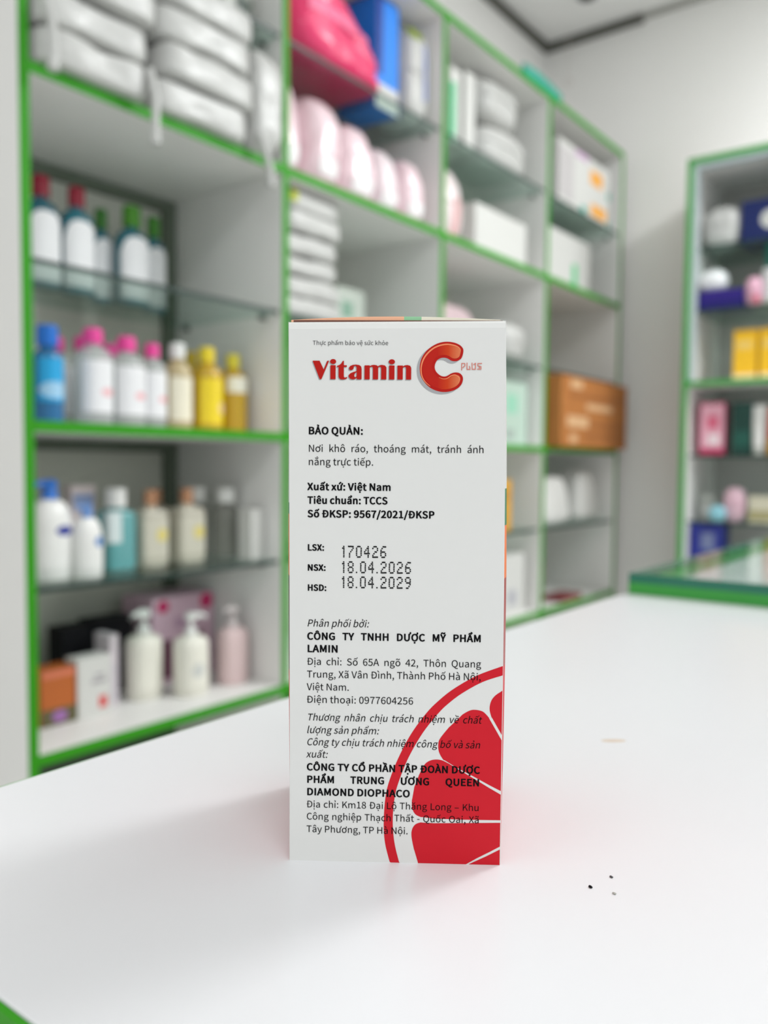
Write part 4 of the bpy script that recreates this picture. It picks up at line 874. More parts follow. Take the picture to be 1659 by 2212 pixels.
# --- top row, leftmost column: two piles of shiny white packs and one pack on end
ORD = ['bottom', 'second from bottom', 'third from bottom', 'top']
rnd = random.Random(4)
for side, (yc, wd, xs_) in (('left', (0.805, 0.196, -1.30)), ('right', (1.022, 0.21, -1.30))):
    for k in range(4):
        hh = 0.0595
        pack('tissue_pack', f'{ORD[k]} shiny white wrapped pack in the {side} pile on the highest leftmost shelf', 'pack',
             on(xs_ + 0.016 + rnd.uniform(-0.006, 0.010), yc + rnd.uniform(-0.006, 0.006), A + 0.0604 * k), wd, 0.215, hh, WHITEP, seed=k + (10 if side == 'right' else 0),
             group='white wrapped packs in the leftmost column', rz=Q90 + rnd.uniform(-0.05, 0.05), n=9, lump=0.10, freq=16, seam=False,
             tail=([(-wd * 0.44, -0.100, 0.03), (-wd * 0.45, -0.122, -0.01), (-wd * 0.445, -0.124, -0.05), (-wd * 0.45, -0.123, -0.08)] if (side == 'left' and k == 1) else
                   [(wd * 0.47, -0.108, 0.05), (wd * 0.475, -0.124, 0.0), (wd * 0.47, -0.124, -0.05), (wd * 0.475, -0.123, -0.072)] if (side == 'left' and k == 0) else None))
pack('tissue_pack', 'tall white wrapped pack standing on end beside the two piles on the highest leftmost shelf', 'pack', on(-1.280, 1.182, A), 0.078, 0.19, 0.205, WHITEP, 31,
     'white wrapped packs in the leftmost column', seam=False, n=5, lump=0.10, freq=14, tail=[(-0.03, -0.096, 0.03), (-0.028, -0.108, 0.0), (-0.015, -0.109, -0.035), (-0.012, -0.107, -0.065)])
pack('patterned_pack', 'grey patterned pack on the topmost glass shelf above the white piles', 'pack', on(-1.33, 1.13, GT_), 0.17, 0.16, 0.11, mat('grey_film', rgb(176, 180, 172), 0.35, 0.5, var=0.1, scale=30), 41,
     marks=((-0.3, -0.05, 0.25, 0.7, mat('dark_leaf_print', rgb(70, 82, 74), 0.5)), (0.1, 0.36, 0.15, 0.5, mat('dark_leaf_print', rgb(70, 82, 74)))))

# --- middle row, leftmost column, on glass: mouth wash flasks
TEAL = mat('teal_liquid_plastic', rgb(30, 112, 128), 0.2, 0.5, coat=0.3)
TEAL2 = mat('dark_teal_plastic', rgb(24, 96, 112), 0.2, 0.5, coat=0.3)
DKREDC = mat('dark_red_cap', rgb(158, 24, 52), 0.25, 0.5)
LEAF = mat('leaf_green_cap', rgb(74, 150, 28), 0.3, 0.5)
kw = dict(flat=0.62, shoulder=0.74, neck=0.36, cap_h=0.17, cap_r=0.5, lab=(0.06, 0.68), power=2.8, arch=True)
bottle('mouthwash_bottle', 'red capped teal bottle with white label, leftmost on the glass shelf', on(-1.42, 0.838, GM), 0.033, 0.200, TEAL2, DKREDC, LABELW, group='red capped mouthwash bottles', **kw)
bottle('mouthwash_bottle', 'red capped teal bottle with white label, next to the green capped bottles', on(-1.42, 0.909, GM), 0.0325, 0.198, TEAL, DKREDC, LABELW, group='red capped mouthwash bottles', **kw)
kw['cap_h'] = 0.2; kw['cap_r'] = 0.55
bottle('mouthwash_bottle', 'narrow teal bottle with dark green cap, left of the other green capped bottles', on(-1.46, 0.988, GM), 0.024, 0.185, TEAL, mat('dark_green_cap', rgb(44, 122, 24), 0.3), LABELW, group='green capped mouthwash bottles', **kw)
bottle('mouthwash_bottle', 'wide teal bottle with bright green cap and big white label', on(-1.43, 1.038, GM), 0.035, 0.197, TEAL, LEAF, LABELW, group='green capped mouthwash bottles', **kw)
bottle('mouthwash_bottle', 'teal bottle with green cap rightmost in its row, half behind the wide one', on(-1.46, 1.113, GM), 0.0265, 0.198, TEAL, mat('mid_green_cap', rgb(58, 136, 26), 0.3), LABELW, group='green capped mouthwash bottles', **kw)

# --- middle row, leftmost column, on the board: blue, pink capped, cream and yellow bottles
CLEARP = clear('clear_bottle', (0.93, 0.96, 0.95, 1), 0.12, 0.38, (0.85, 0.87, 0.86, 1))
PINKC = mat('hot_pink_cap', rgb(240, 72, 160), 0.3, 0.5)
bottle('antiseptic_bottle', 'bright blue bottle with blue cap beside the green left upright', on(-1.295, 0.772, B), 0.0245, 0.162, mat('deep_blue_plastic', rgb(16, 104, 156), 0.2, coat=0.3), mat('blue_cap', rgb(20, 112, 208), 0.3),
       mat('cyan_label', rgb(20, 164, 222), 0.4), lab=(0.22, 0.66), mark=(-1, 1, 0.25, 0.42, mat('pale_blue_mark', rgb(160, 206, 236), 0.4)), shoulder=0.8, neck=0.5, cap_h=0.2, cap_r=0.72)
kb = dict(shoulder=0.80, neck=0.45, cap_h=0.155, cap_r=0.56, lab=(0.13, 0.66), power=2.5, cap_round=0.4, group='pink capped clear bottles')
mk = (-0.1, 0.55, 0.30, 0.38, mat('pale_pink_mark', rgb(240, 180, 186), 0.4))
for (Y, X, r, h_, lb) in ((0.861, -1.30, 0.031, 0.170, 'clear bottle with the tallest pink cap, front row, second bottle from the left upright'),
                          (0.930, -1.30, 0.031, 0.164, 'clear bottle with pink cap in the middle of the front row'),
                          (0.986, -1.30, 0.0245, 0.158, 'clear pink capped bottle rightmost of its kind, next to the cream bottle'),
                          (0.842, -1.385, 0.026, 0.160, 'clear pink capped bottle in the back row nearest the blue bottle'),
                          (0.894, -1.385, 0.0255, 0.167, 'clear pink capped bottle in the back row, just left of the tallest pink cap'),
                          (0.954, -1.385, 0.026, 0.160, 'clear pink capped bottle in the back row, rightmost of the back row')):
    bottle('alcohol_bottle', lb, on(X, Y, B), r, h_, CLEARP, PINKC, LABELW, mark=mk if X > -1.35 else None, **kb)
bottle('lotion_bottle', 'cream bottle with white round cap between pink capped and yellow bottles', on(-1.30, 1.045, B), 0.0275, 0.166, mat('amber_cream_plastic', rgb(190, 172, 130), 0.25, coat=0.2), WPLAST,
       mat('cream_label', rgb(238, 232, 210), 0.4), shoulder=0.74, neck=0.45, cap_h=0.17, cap_r=0.55, lab=(0.1, 0.6), cap_round=0.4)
YEL = mat('yellow_plastic', rgb(240, 212, 20), 0.25, coat=0.3); YELC = mat('yellow_cap', rgb(238, 214, 40), 0.3); AMB = mat('amber_yellow_plastic', rgb(196, 158, 24), 0.25, coat=0.3)
ky = dict(shoulder=0.76, neck=0.45, cap_h=0.17, cap_r=0.5, lab=(0.08, 0.62), group='yellow bottles')
yl = mat('pale_yellow_label', rgb(246, 232, 150), 0.4)
bottle('oil_bottle', 'bright yellow bottle with yellow cap, front left of the yellow ones', on(-1.30, 1.118, B), 0.0315, 0.166, AMB, YELC, YEL, mark=(0.1, 0.75, 0.2, 0.34, mat('peach_mark', rgb(246, 214, 160), 0.4)), **ky)
bottle('oil_bottle', 'amber yellow bottle behind the bright yellow one', on(-1.385, 1.150, B), 0.025, 0.168, AMB, mat('dull_yellow_cap', rgb(210, 178, 30), 0.3), None, **ky)
bottle('oil_bottle', 'amber bottle with white shoulder band, rightmost of the yellow ones', on(-1.30, 1.188, B), 0.029, 0.160, AMB, mat('lime_yellow_cap', rgb(226, 214, 60), 0.3),
       mat('white_band_label', rgb(240, 238, 220), 0.4), shoulder=0.76, neck=0.45, cap_h=0.17, cap_r=0.5, lab=(0.50, 0.70), group='yellow bottles')

# --- bottom row, leftmost column, on glass
BLUEM = mat('royal_blue_mark', rgb(36, 52, 150), 0.4)
pump_bottle('lotion_bottle', 'large white pump bottle with blue collar and blue oval emblem', on(-1.295, 0.772, GB), 0.036, 0.168, WPLAST, mat('blue_pump', rgb(50, 122, 214), 0.3), WPLAST, mark=(-0.15, 0.75, 0.44, 0.54, BLUEM), body_frac=0.80, spout=-1, group='white lotion bottles', shf=0.7)
pump_bottle('lotion_bottle', 'small white bottle with blue mark beside the large blue oval one', on(-1.27, 0.826, GB), 0.026, 0.125, WPLAST, mat('pale_blue_pump', rgb(110, 150, 210), 0.3), WPLAST, mark=(0.1, 0.7, 0.42, 0.56, mat('sky_blue_mark', rgb(70, 130, 200), 0.4)), body_frac=0.82, spout=-1, group='white lotion bottles', shf=0.6)
carton_of('soap_box', 'pale box behind the two white lotion bottles', 'box', on(-1.36, 0.868, GB), 0.05, 0.03, 0.155, mat('pale_pink_card', rgb(226, 212, 212), 0.5), [(0.1, 0.9, 0.75, 0.9, mat('pale_blue_print', rgb(150, 170, 214), 0.5))])
bottle('toner_bottle', 'square teal toner bottle with white cap on the lower glass shelf', on(-1.32, 0.918, GB), 0.031, 0.150, mat('pale_teal_plastic', rgb(96, 164, 166), 0.2, coat=0.3), WPLAST, mat('white_strip_label', rgb(214, 226, 226), 0.4),
       flat=0.75, power=6, shoulder=0.86, neck=0.5, cap_h=0.22, cap_r=0.62, lab=(0.34, 0.72), cap_round=0.15, span=(-0.95, -0.1))
BEIGE = mat('beige_clear_plastic', rgb(188, 184, 168), 0.2, coat=0.3); ROSE = mat('rose_gold_cap', rgb(196, 146, 112), 0.25, metal=0.5)
kt = dict(flat=0.75, power=6, shoulder=0.86, neck=0.42, cap_h=0.2, cap_r=0.42, lab=(0.12, 0.62), cap_round=0.15, group='rose gold capped bottles')
ym = (-0.05, 0.6, 0.32, 0.5, mat('yellow_emblem', rgb(220, 204, 120), 0.4)); bl = mat('beige_label', rgb(202, 198, 182), 0.4)
bottle('toner_bottle', 'beige bottle with rose gold cap nearest the teal one', on(-1.32, 0.994, GB), 0.030, 0.145, BEIGE, ROSE, bl, mark=ym, **kt)
bottle('toner_bottle', 'beige bottle with rose gold cap nearest the clear bottles', on(-1.32, 1.082, GB), 0.032, 0.147, BEIGE, ROSE, bl, mark=ym, **kt)
bottle('toner_bottle', 'beige bottle with rose gold cap standing behind between two others', on(-1.42, 1.085, GB), 0.028, 0.143, BEIGE, ROSE, bl, **kt)
CL2 = clear('grey_clear_bottle', (0.80, 0.81, 0.78, 1), 0.12, 0.35, (0.5, 0.5, 0.46, 1))
bottle('toner_bottle', 'clear bottle with wide white cap, left one of the pair', on(-1.375, 1.150, GB), 0.026, 0.148, CL2, WPLAST, None, flat=0.8, power=5, shoulder=0.84, neck=0.4, cap_h=0.2, cap_r=0.85, group='white capped clear bottles')
bottle('toner_bottle', 'clear bottle with wide white cap, right one of the pair behind the white box', on(-1.328, 1.192, GB), 0.024, 0.146, CL2, WPLAST, None, flat=0.8, power=5, shoulder=0.84, neck=0.4, cap_h=0.2, cap_r=0.85, group='white capped clear bottles')
carton_of('cream_box', 'white box at the right end of the lower glass shelf', 'box', on(-1.264, 1.207, GB), 0.040, 0.04, 0.103, WHITEB)

# --- bottom row, leftmost column, on the board
carton_of('tea_box', 'orange box with flower print near the green left upright', 'box', on(-1.345, 0.800, C), 0.068, 0.05, 0.098, mat('orange_brown_card', rgb(186, 98, 36), 0.5),
          [(0.04, 0.96, 0.86, 0.98, mat('salmon_band', rgb(214, 120, 90), 0.5)), (0.0, 1.0, 0.0, 0.30, mat('olive_print', rgb(96, 90, 56), 0.5)), (0.3, 0.72, 0.05, 0.26, mat('violet_flower', rgb(162, 110, 176), 0.5), 'o')])
carton_of('ointment_box', 'white box with small red mark beside the orange box', 'box', on(-1.335, 0.868, C), 0.068, 0.04, 0.108, WHITEB,
          [(0.62, 0.86, 0.12, 0.32, mat('red_mark', rgb(214, 70, 70), 0.5)), (0.4, 0.85, 0.55, 0.62, mat('grey_mark', rgb(170, 166, 170), 0.5)), (0.5, 0.8, 0.66, 0.71, mat('grey_mark', rgb(170, 166, 170)))])
carton_of('thin_box', 'narrow pale upright box in front of the black boxes', 'box', on(-1.365, 0.926, C), 0.018, 0.05, 0.136, mat('pale_mauve_card', rgb(214, 204, 210), 0.5), [(0.1, 0.9, 0.05, 0.6, mat('pale_mauve_print', rgb(204, 196, 204), 0.5))])
BLK = mat('black_card', rgb(12, 11, 17), 0.6, 0.2)
carton_of('black_box', 'black box at the back, left of the taller black one', 'box', on(-1.44, 0.896, C), 0.060, 0.05, 0.146, BLK, [(0.1, 0.9, 0.4, 0.46, mat('dark_grey_print', rgb(50, 48, 60), 0.5))], group='black boxes')
carton_of('black_box', 'wider black box at the back behind the narrow pale box', 'box', on(-1.45, 0.983, C), 0.095, 0.05, 0.150, BLK, [(0.1, 0.9, 0.5, 0.55, mat('dark_grey_print', rgb(50, 48, 60)))], group='black boxes')
pump_bottle('lotion_bottle', 'cream pump bottle with its spout to the left, nearest the black boxes', on(-1.35, 1.000, C), 0.0355, 0.174, CREAMP, WPLAST, CREAMP, spout=-1, group='pump bottles on the bottom shelf', power=2.6)
pump_bottle('lotion_bottle', 'cream pump bottle with grey print in the middle of the bottom shelf', on(-1.30, 1.075, C), 0.035, 0.163, CREAMP, WPLAST, CREAMP, spout=1, group='pump bottles on the bottom shelf', power=2.6,
            mark=(-0.5, 0.3, 0.22, 0.4, mat('grey_blue_print', rgb(206, 208, 204), 0.4)))
pump_bottle('lotion_bottle', 'pale pink pump bottle at the right end of the bottom shelf', on(-1.30, 1.186, C), 0.033, 0.164, mat('pale_pink_plastic', rgb(234, 208, 208), 0.3), mat('pale_rose_pump', rgb(232, 222, 222), 0.3), None, spout=-1, group='pump bottles on the bottom shelf', power=2.6)
MAG = mat('magenta_print', rgb(206, 36, 104), 0.5); PLM = mat('plum_print', rgb(104, 48, 74), 0.5)
carton_of('gift_box', 'large pink box with magenta dots behind the pump bottles', 'box', on(-1.45, 1.140, C), 0.165, 0.10, 0.180, mat('pink_card', rgb(222, 186, 204), 0.45),
          [(0.08, 0.26, 0.82, 0.97, MAG, 'o'), (0.76, 0.97, 0.80, 0.99, MAG, 'o'), (0.02, 0.3, 0.05, 0.5, PLM), (0.55, 0.8, 0.03, 0.55, PLM), (0.35, 0.7, 0.62, 0.75, mat('mauve_print', rgb(198, 160, 186), 0.5))])

# --- second column
PINKB = mat('hot_pink_film', rgb(236, 56, 112), 0.3, 0.5, coat=0.2, var=0.12, scale=12, bump=0.2)
pack('diaper_bag', 'large hot pink bag lying on the topmost glass shelf', 'bag', on(-1.335, 1.445, GT_), 0.30, 0.25, 0.27, PINKB, 3, n=4.5, lump=0.06, freq=8, rz=Q90 + 0.03, slope=0.78, seam=False,
     marks=((-0.45, 0.3, 0.34, 0.44, mat('light_pink_print', rgb(250, 120, 160), 0.35)),))
carton_of('blue_box', 'tall blue box with white foot beside the hot pink bag', 'box', on(-1.32, 1.652, GT_), 0.088, 0.12, 0.262, mat('bright_blue_card', rgb(24, 134, 238), 0.4), [(0, 1, 0, 0.22, WHITEB), (0.0, 0.3, 0.3, 1.0, mat('navy_card', rgb(14, 58, 150), 0.4))])
pack('cotton_bag', 'white bag with a violet stripe and green leaf top beside the blue box', 'bag', on(-1.30, 1.752, GT_), 0.095, 0.14, 0.235, WHITEP, 8, n=4, lump=0.05,
     marks=((0.10, 0.26, 0.2, 0.85, mat('violet_blue_print', rgb(168, 178, 222), 0.4)), (-0.4, 0.1, 0.84, 0.97, mat('olive_green_print', rgb(136, 156, 40), 0.4))))
pinks = [('pale pink wrapped pack leaning at the left of the pile under the hot pink bag', 1.290, -1.32, 0.072, 0.20, 0.215, 0, 0),
         ('biggest pale pink wrapped pack in the pile under the hot pink bag', 1.392, -1.31, 0.135, 0.21, 0.205, 1, 0),
         ('pale pink wrapped pack lying in the middle of the pink pile', 1.513, -1.31, 0.135, 0.20, 0.182, 2, 0),
         ('whitish pink wrapped pack right of the middle in the pink pile', 1.622, -1.31, 0.115, 0.19, 0.168, 3, 0),
         ('slanted pale pink pack at the right end of the pink pile', 1.722, -1.30, 0.105, 0.18, 0.165, 4, 0)]
for lb, Y, X, w_, d_, h_, sd, rr in pinks:
    pack('pad_pack', lb, 'pack', on(X, Y, A), w_ * 0.9, d_, h_, PINKFILM if sd != 3 else mat('whitish_pink_film', rgb(240, 226, 230), 0.22, 0.5, coat=0.25, bump=0.25), 50 + sd, 'pale pink packs under the hot pink bag', n=3.4, lump=0.085, freq=12, taper=0.2, seam=False,
         marks=((-0.3, 0.3, 0.1, 0.3, mat('white_film_patch', rgb(246, 244, 244), 0.3)),))
ORD6 = ['lowest', 'second lowest', 'third lowest', 'third highest', 'second highest', 'highest']
for k in range(6):
    pack('tissue_pack', f'{ORD6[k]} white flat pack in the stack behind the carton top, second column from left', 'pack', on(-1.325 + rnd.uniform(-.01, .01), 1.358 + rnd.uniform(-.008, .004) + (0.012 if k > 4 else 0), GM + 0.0446 * k), 0.20 - 0.006 * k, 0.19, 0.044, WHITEP, 70 + k,
         'white flat packs in the stack', n=8, lump=0.12, freq=14, seam=False, marks=((-0.47, -0.36, 0.3, 0.9, mat('lime_patch', rgb(196, 206, 40), 0.4)),) if k == 5 else ())
carton_of('grey_box', 'small grey green box right of the white flat packs', 'box', on(-1.42, 1.66, GM), 0.11, 0.09, 0.135, mat('grey_green_card', rgb(196, 204, 194), 0.5), [(0.15, 0.55, 0.45, 0.75, mat('sage_print', rgb(130, 166, 146), 0.5))])
pack('cotton_bag', 'dark green lidded white bag mostly behind the carton, second column on the middle board', 'bag', on(-1.33, 1.40, B), 0.17, 0.18, 0.15, WHITEP, 83)

# --- third column
carton_of('gauze_box', 'white box with green edge beside the upright, on the topmost glass in the third column', 'box', on(-1.30, 1.912, GT_), 0.05, 0.14, 0.19, WHITEB, [(0, 0.5, 0, 0.8, mat('mint_green_print', rgb(60, 190, 130), 0.4))], group='white boxes on the topmost glass')
carton_of('gauze_box', 'white box second from the upright on the topmost glass in the third column', 'box', on(-1.30, 1.985, GT_), 0.05, 0.14, 0.205, WHITEB, [(0.1, 0.9, 0.15, 0.25, mat('pale_grey_print', rgb(214, 214, 210), 0.5))], group='white boxes on the topmost glass')
for k in range(2):
    pack('tissue_pack', ['lower puffy white pack on the topmost glass shelf in the third column', 'upper puffy white pack on the topmost glass shelf in the third column'][k], 'pack', on(-1.325, 2.200 - 0.03 * k, GT_ + 0.125 * k), 0.27 - 0.05 * k, 0.20, 0.126, WHITEP, 90 + k, 'puffy white packs', n=3.6, lump=0.08)
pack('pad_pack', 'upright white and pink pack beside the wide white box in the third column', 'pack', on(-1.31, 1.93, A), 0.12, 0.16, 0.205, mat('rose_white_film', rgb(240, 226, 226), 0.25, coat=0.25, bump=0.2), 95, n=3.2, lump=0.06, taper=0.2, marks=((-0.15, 0.15, 0.1, 0.6, mat('rose_patch', rgb(226, 180, 180), 0.4)),))
carton_of('glove_box', 'wide white box lying beside the white and pink pack', 'box', on(-1.315, 2.180, A), 0.30, 0.16, 0.135, WHITEB, [(0.1, 0.5, 0.3, 0.6, mat('pale_grey_print', rgb(214, 214, 210)))])
pack('pad_pack', 'dusky pink pack on the middle glass just above the carton', 'pack', on(-1.38, 2.06, GM), 0.24, 0.17, 0.165, mat('dusky_pink_film', rgb(214, 190, 194), 0.3, coat=0.2, bump=0.2), 97, n=3, lump=0.06)
pack('tissue_pack', 'white puffy pack peeking out right of the carton top', 'pack', on(-1.30, 2.262, GM), 0.15, 0.16, 0.125, WHITEP, 98, n=3, lump=0.08)
MINT = mat('mint_card', rgb(184, 206, 192), 0.45)
carton_of('bandage_box', 'pale mint box on the middle board right of the carton', 'box', on(-1.32, 2.30, B), 0.17, 0.14, 0.195, MINT, [(0.2, 0.62, 0.5, 0.8, mat('deeper_mint_print', rgb(150, 206, 180), 0.5)), (0.2, 0.5, 0.1, 0.25, mat('grey_print_patch', rgb(160, 172, 166), 0.5))])
YEO = mat('yellow_orange_card', rgb(222, 162, 24), 0.45)
carton_of('medicine_box', 'yellow orange box right of the carton on the lower glass shelf', 'box', on(-1.27, 2.215, GB), 0.075, 0.08, 0.155, YEO, [(0.15, 0.85, 0.6, 0.8, mat('amber_print', rgb(196, 136, 20), 0.5))])
carton_of('medicine_box', 'white grey box on the bottom board right of the carton', 'box', on(-1.30, 2.28, C), 0.17, 0.12, 0.185, mat('pale_grey_card', rgb(212, 212, 208), 0.5), [(0.4, 0.7, 0.15, 0.4, mat('grey_blue_patch', rgb(176, 176, 184), 0.5))])

# --- rightmost column
TEALT = mat('teal_tape', rgb(40, 166, 146), 0.35)
carton_of('medical_box', 'white box with orange and violet print on the topmost glass, rightmost column', 'box', on(-1.32, 2.72, GT_), 0.42, 0.20, 0.20, WHITEB,
          [(0.60, 0.84, 0.60, 0.84, mat('orange_patch', rgb(244, 170, 50), 0.45)), (0.62, 0.93, 0.08, 0.28, mat('orange_patch', rgb(244, 170, 50))), (0.3, 0.55, 0.9, 0.99, mat('lilac_patch', rgb(206, 170, 206), 0.5)),
           (0.0, 0.28, 0.1, 0.9, mat('grey_patch', rgb(196, 192, 192), 0.5)), (0.42, 0.52, 0.0, 0.14, TEALT), (0.96, 1.0, 0.0, 0.12, TEALT), (0.95, 1.0, 0.50, 0.62, TEALT)])
carton_of('medical_box', 'white box with a green bar standing under the orange printed box', 'box', on(-1.32, 2.66, A), 0.36, 0.14, 0.185, WHITEB, [(0.60, 0.70, 0.02, 0.52, mat('emerald_bar', rgb(70, 200, 130), 0.45))])
KRAFT = mat('kraft_cardboard', rgb(178, 116, 64), 0.7, 0.2, var=0.08, scale=14); KPALE = mat('kraft_label', rgb(214, 172, 128), 0.7); TAPE = mat('kraft_print', rgb(158, 98, 50), 0.7)
carton_of('cardboard_box', 'brown cardboard shipping box sticking out of the shelf in the rightmost column', 'box', on(-1.285, 2.705, B), 0.545, 0.26, 0.227, KRAFT,
          [(0.35, 0.75, 0.55, 0.64, KPALE), (0.08, 0.38, 0.28, 0.44, KPALE), (0.12, 0.22, 0.06, 0.18, KPALE), (0.42, 0.95, 0.30, 0.36, TAPE), (0.1, 0.95, 0.71, 0.76, TAPE), (0.3, 0.95, 0.14, 0.2, TAPE), (0.12, 0.28, 0.83, 0.95, KPALE)], bev=0.003)
pack('cotton_bag', 'white bag slumped left of another on the lower glass, rightmost column', 'bag', on(-1.30, 2.60, GB), 0.23, 0.15, 0.165, WHITEB, 101, 'white bags on the lower glass', n=5, lump=0.04, taper=0.35, seam=False)
pack('cotton_bag', 'white slanted bag at the right end of the lower glass, rightmost column', 'bag', on(-1.30, 2.865, GB), 0.20, 0.15, 0.19, WHITEB, 102, 'white bags on the lower glass', n=5, lump=0.04, taper=0.4, seam=False)
bottle('dark_bottle', 'dark green and mauve bottle in the bottom of the rightmost column', on(-1.33, 2.585, C), 0.045, 0.215, mat('mauve_grey_plastic', rgb(136, 122, 122), 0.4), mat('deep_green_cap', rgb(34, 88, 44), 0.4), mat('dusky_label', rgb(170, 150, 150), 0.5), shoulder=0.7, cap_h=0.2, cap_r=0.7)
carton_of('flat_box', 'flat dark red box at the very bottom of the rightmost column', 'box', on(-1.25, 2.66, C), 0.16, 0.08, 0.018, mat('dark_red_card', rgb(120, 50, 54), 0.5), [(0.1, 0.9, 0.2, 0.8, mat('rust_print', rgb(140, 72, 66), 0.5))])
s = tube([(0, 0, 0), (0.0, 0.08, 0.004), (0.0, 0.16, 0.001), (0.002, 0.24, -0.004)], [0.016, 0.018, 0.017, 0.013], 10, 0.4)
o = obj('teal_ribbon', s, TEALT, None, True); o.location = (-1.203, 2.235, LV[3] + TH / 2 + 0.016)
tag(o, 'teal ribbon lying along the top front edge of the shelving unit', 'ribbon')

# --- green cabinet on the far wall
K1, K2, K3, K4 = [z + 0.0043 for z in KG]; KS = ZC + 0.2803
NAVY = mat('navy_card', rgb(14, 58, 150), 0.4); NAVD = mat('deep_navy_card', rgb(8, 32, 96), 0.4); INDIGO = mat('indigo_card', rgb(22, 8, 112), 0.4)
f = dict(rz=0.0)
pack('white_bag', 'round white bag at the left of the topmost shelf in the green cabinet', 'bag', on(-0.800, 2.87, K4), 0.115, 0.12, 0.14, WHITEP, 110, n=2.6, lump=0.08, **f)
carton_of('navy_box', 'large deep navy box with white oval on the topmost cabinet shelf', 'box', on(-0.655, 2.90, K4), 0.165, 0.14, 0.135, NAVD, [(0.35, 0.75, 0.3, 0.75, WHITEB, 'o')], **f)
carton_of('indigo_box', 'flat indigo box under a white bowl in the green cabinet', 'box', on(-0.785, 2.86, K3), 0.142, 0.12, 0.062, INDIGO, [(0.05, 0.95, 0.55, 0.95, mat('indigo_violet_print', rgb(44, 20, 128), 0.4))], **f)
pack('white_bag', 'bright white round bundle lying on the flat indigo box', 'bag', on(-0.82, 2.85, K3 + 0.0625), 0.088, 0.09, 0.075, mat('bright_white_film', rgb(250, 250, 252), 0.15, coat=0.5), 111, n=2.4, lump=0.03, **f)
pack('pink_pouch', 'pink and white pouch right of the flat indigo box', 'pouch', on(-0.69, 2.83, K3), 0.052, 0.06, 0.095, mat('pink_white_film', rgb(226, 176, 196), 0.3, bump=0.2), 112, n=2.8, marks=((0.05, 0.4, 0.1, 0.35, mat('coral_patch', rgb(220, 96, 116), 0.4)),), **f)
bottle('tonic_bottle', 'pale bottle with teal cap at the right edge, above the yellow boxes', on(-0.636, 2.84, K3), 0.036, 0.19, mat('pale_green_plastic', rgb(220, 224, 214), 0.3), mat('teal_cap', rgb(8, 112, 96), 0.3), LABELW, shoulder=0.42, neck=0.7, cap_h=0.42, cap_r=0.8, **f)
YELB = mat('golden_yellow_card', rgb(250, 196, 34), 0.45); PALEY = mat('pale_yellow_print', rgb(250, 232, 180), 0.5)
for X, lb in ((-0.711, 'golden yellow box left of its twin in the green cabinet'), (-0.632, 'golden yellow box right of its twin at the picture edge')):
    carton_of('yellow_box', lb, 'box', on(X, 2.85, KS), 0.070, 0.06, 0.160, YELB, [(0.0, 1.0, 0.0, 0.12, PALEY), (0.15, 0.8, 0.62, 0.78, mat('sand_print', rgb(244, 206, 110), 0.5)), (0.0, 1.0, 0.92, 1.0, mat('ochre_print', rgb(226, 172, 24), 0.5))], group='golden yellow boxes', **f)
carton_of('pink_box', 'pink box with pale front beside a dark green box in the cabinet', 'box', on(-0.808, 2.86, K2), 0.078, 0.11, 0.168, mat('raspberry_card', rgb(196, 40, 96), 0.45),
          [(0.04, 0.96, 0.12, 0.97, mat('blush_print', rgb(232, 170, 188), 0.5)), (0.3, 0.75, 0.5, 0.75, mat('rose_print', rgb(220, 100, 130), 0.5)), (0.35, 0.8, 0.2, 0.38, mat('blush_white_print', rgb(244, 226, 230), 0.5)), (0, 1, 0, 1, mat('maroon_print', rgb(110, 20, 60), 0.5), 's')], rz=0.12)
carton_of('dark_green_box', 'dark bottle green box between the pink box and the white tube', 'box', on(-0.711, 2.85, K2), 0.062, 0.07, 0.166, mat('bottle_green_card', rgb(16, 66, 58), 0.45), [(0.1, 0.9, 0.15, 0.45, mat('sea_green_print', rgb(28, 92, 80), 0.5))], **f)
t = thing('cream_tube', 'white cream tube standing on its cap beside the dark green box', 'tube', on(-0.662, 2.82, K2), 0.0)
obj('cap', lathe([(0.014, 0), (0.015, 0.002), (0.015, 0.024)], 24), mat('grey_white_cap', rgb(206, 206, 200), 0.4), t, True)
b = bmesh.new(); rr_ = []
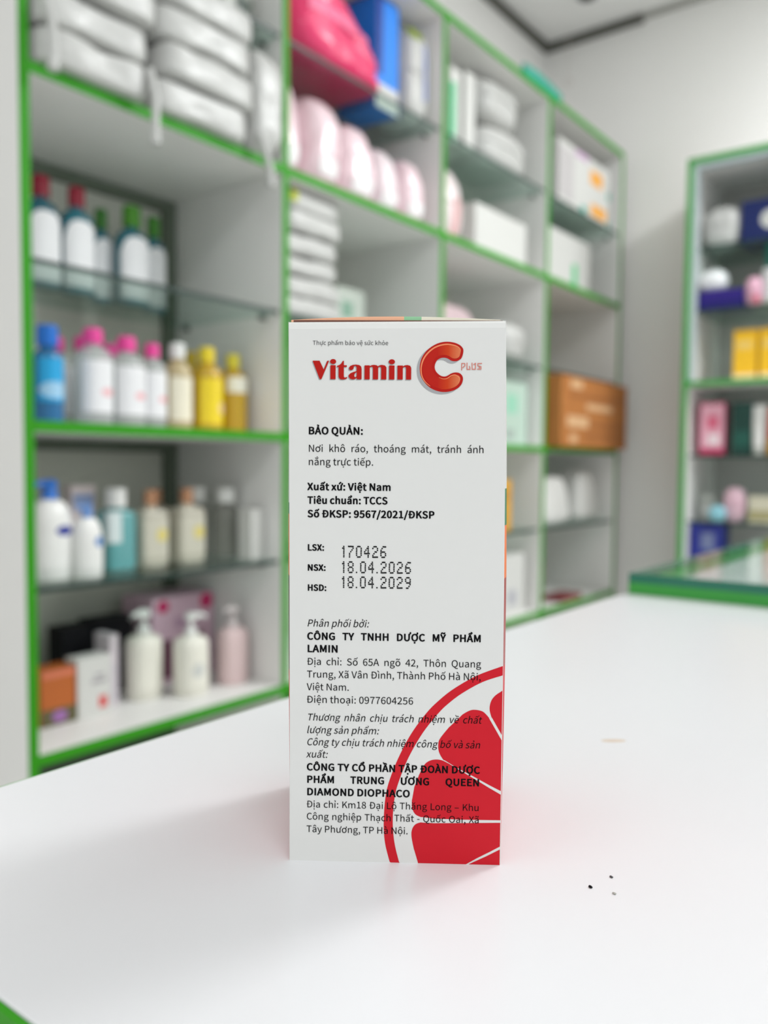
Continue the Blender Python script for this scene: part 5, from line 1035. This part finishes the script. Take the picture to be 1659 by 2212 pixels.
for i in range(9):
    u = i / 8; rr_.append([b.verts.new(((0.016 + 0.005 * u) * math.cos(a * math.pi / 12), (0.016 * (1 - u) + 0.001) * math.sin(a * math.pi / 12), 0.024 + 0.132 * u)) for a in range(24)])
for p, q in zip(rr_, rr_[1:]):
    for i in range(24): b.faces.new((p[i], p[(i + 1) % 24], q[(i + 1) % 24], q[i]))
b.faces.new(rr_[-1]); b.faces.new(rr_[0][::-1]); obj('tube_body', b, WPLAST, t, True)
carton_of('red_orange_box', 'red and orange box at the right picture edge beside the white tube', 'box', on(-0.600, 2.84, K2), 0.066, 0.06, 0.145, mat('red_orange_card', rgb(214, 92, 60), 0.45), [(0, 1, 0, 0.35, mat('honey_print', rgb(206, 150, 40), 0.5))], **f)
carton_of('navy_box', 'royal blue box at the lowest level of the cabinet, behind the glass counter', 'box', on(-0.808, 2.84, KB + 0.0183), 0.106, 0.08, 0.42, mat('royal_blue_card', rgb(34, 44, 140), 0.4), [(0.35, 0.75, 0.80, 0.93, mat('slate_print', rgb(120, 130, 170), 0.5)), (0, 1, 0, 1, mat('dark_navy_print', rgb(10, 34, 100), 0.5), 's')], **f)
pack('pink_pouch', 'pale pink round pouch standing above the royal blue box', 'pouch', on(-0.733, 2.84, K1), 0.066, 0.06, 0.112, mat('pale_pink_pouch_film', rgb(224, 186, 200), 0.3, bump=0.2), 115, n=2.6, **f)
pack('cyan_pouch', 'small light cyan pouch left of the pale pink pouch', 'pouch', on(-0.775, 2.80, K1), 0.05, 0.035, 0.052, mat('cyan_film', rgb(150, 208, 222), 0.3, bump=0.2), 116, n=2.6, **f)
carton_of('grey_box', 'grey box at the left end of the lowest cabinet glass shelf', 'box', on(-0.825, 2.88, K1), 0.05, 0.05, 0.085, mat('grey_card', rgb(170, 172, 166), 0.5), [(0.2, 0.8, 0.3, 0.5, mat('pale_grey_print', rgb(214, 214, 210)))], **f)
carton_of('cream_box', 'cream and gold box right of the pale pink pouch', 'box', on(-0.635, 2.85, K1), 0.10, 0.06, 0.085, mat('cream_card', rgb(216, 210, 188), 0.5), [(0, 1, 0.1, 0.45, mat('khaki_print', rgb(176, 166, 120), 0.5))], **f)
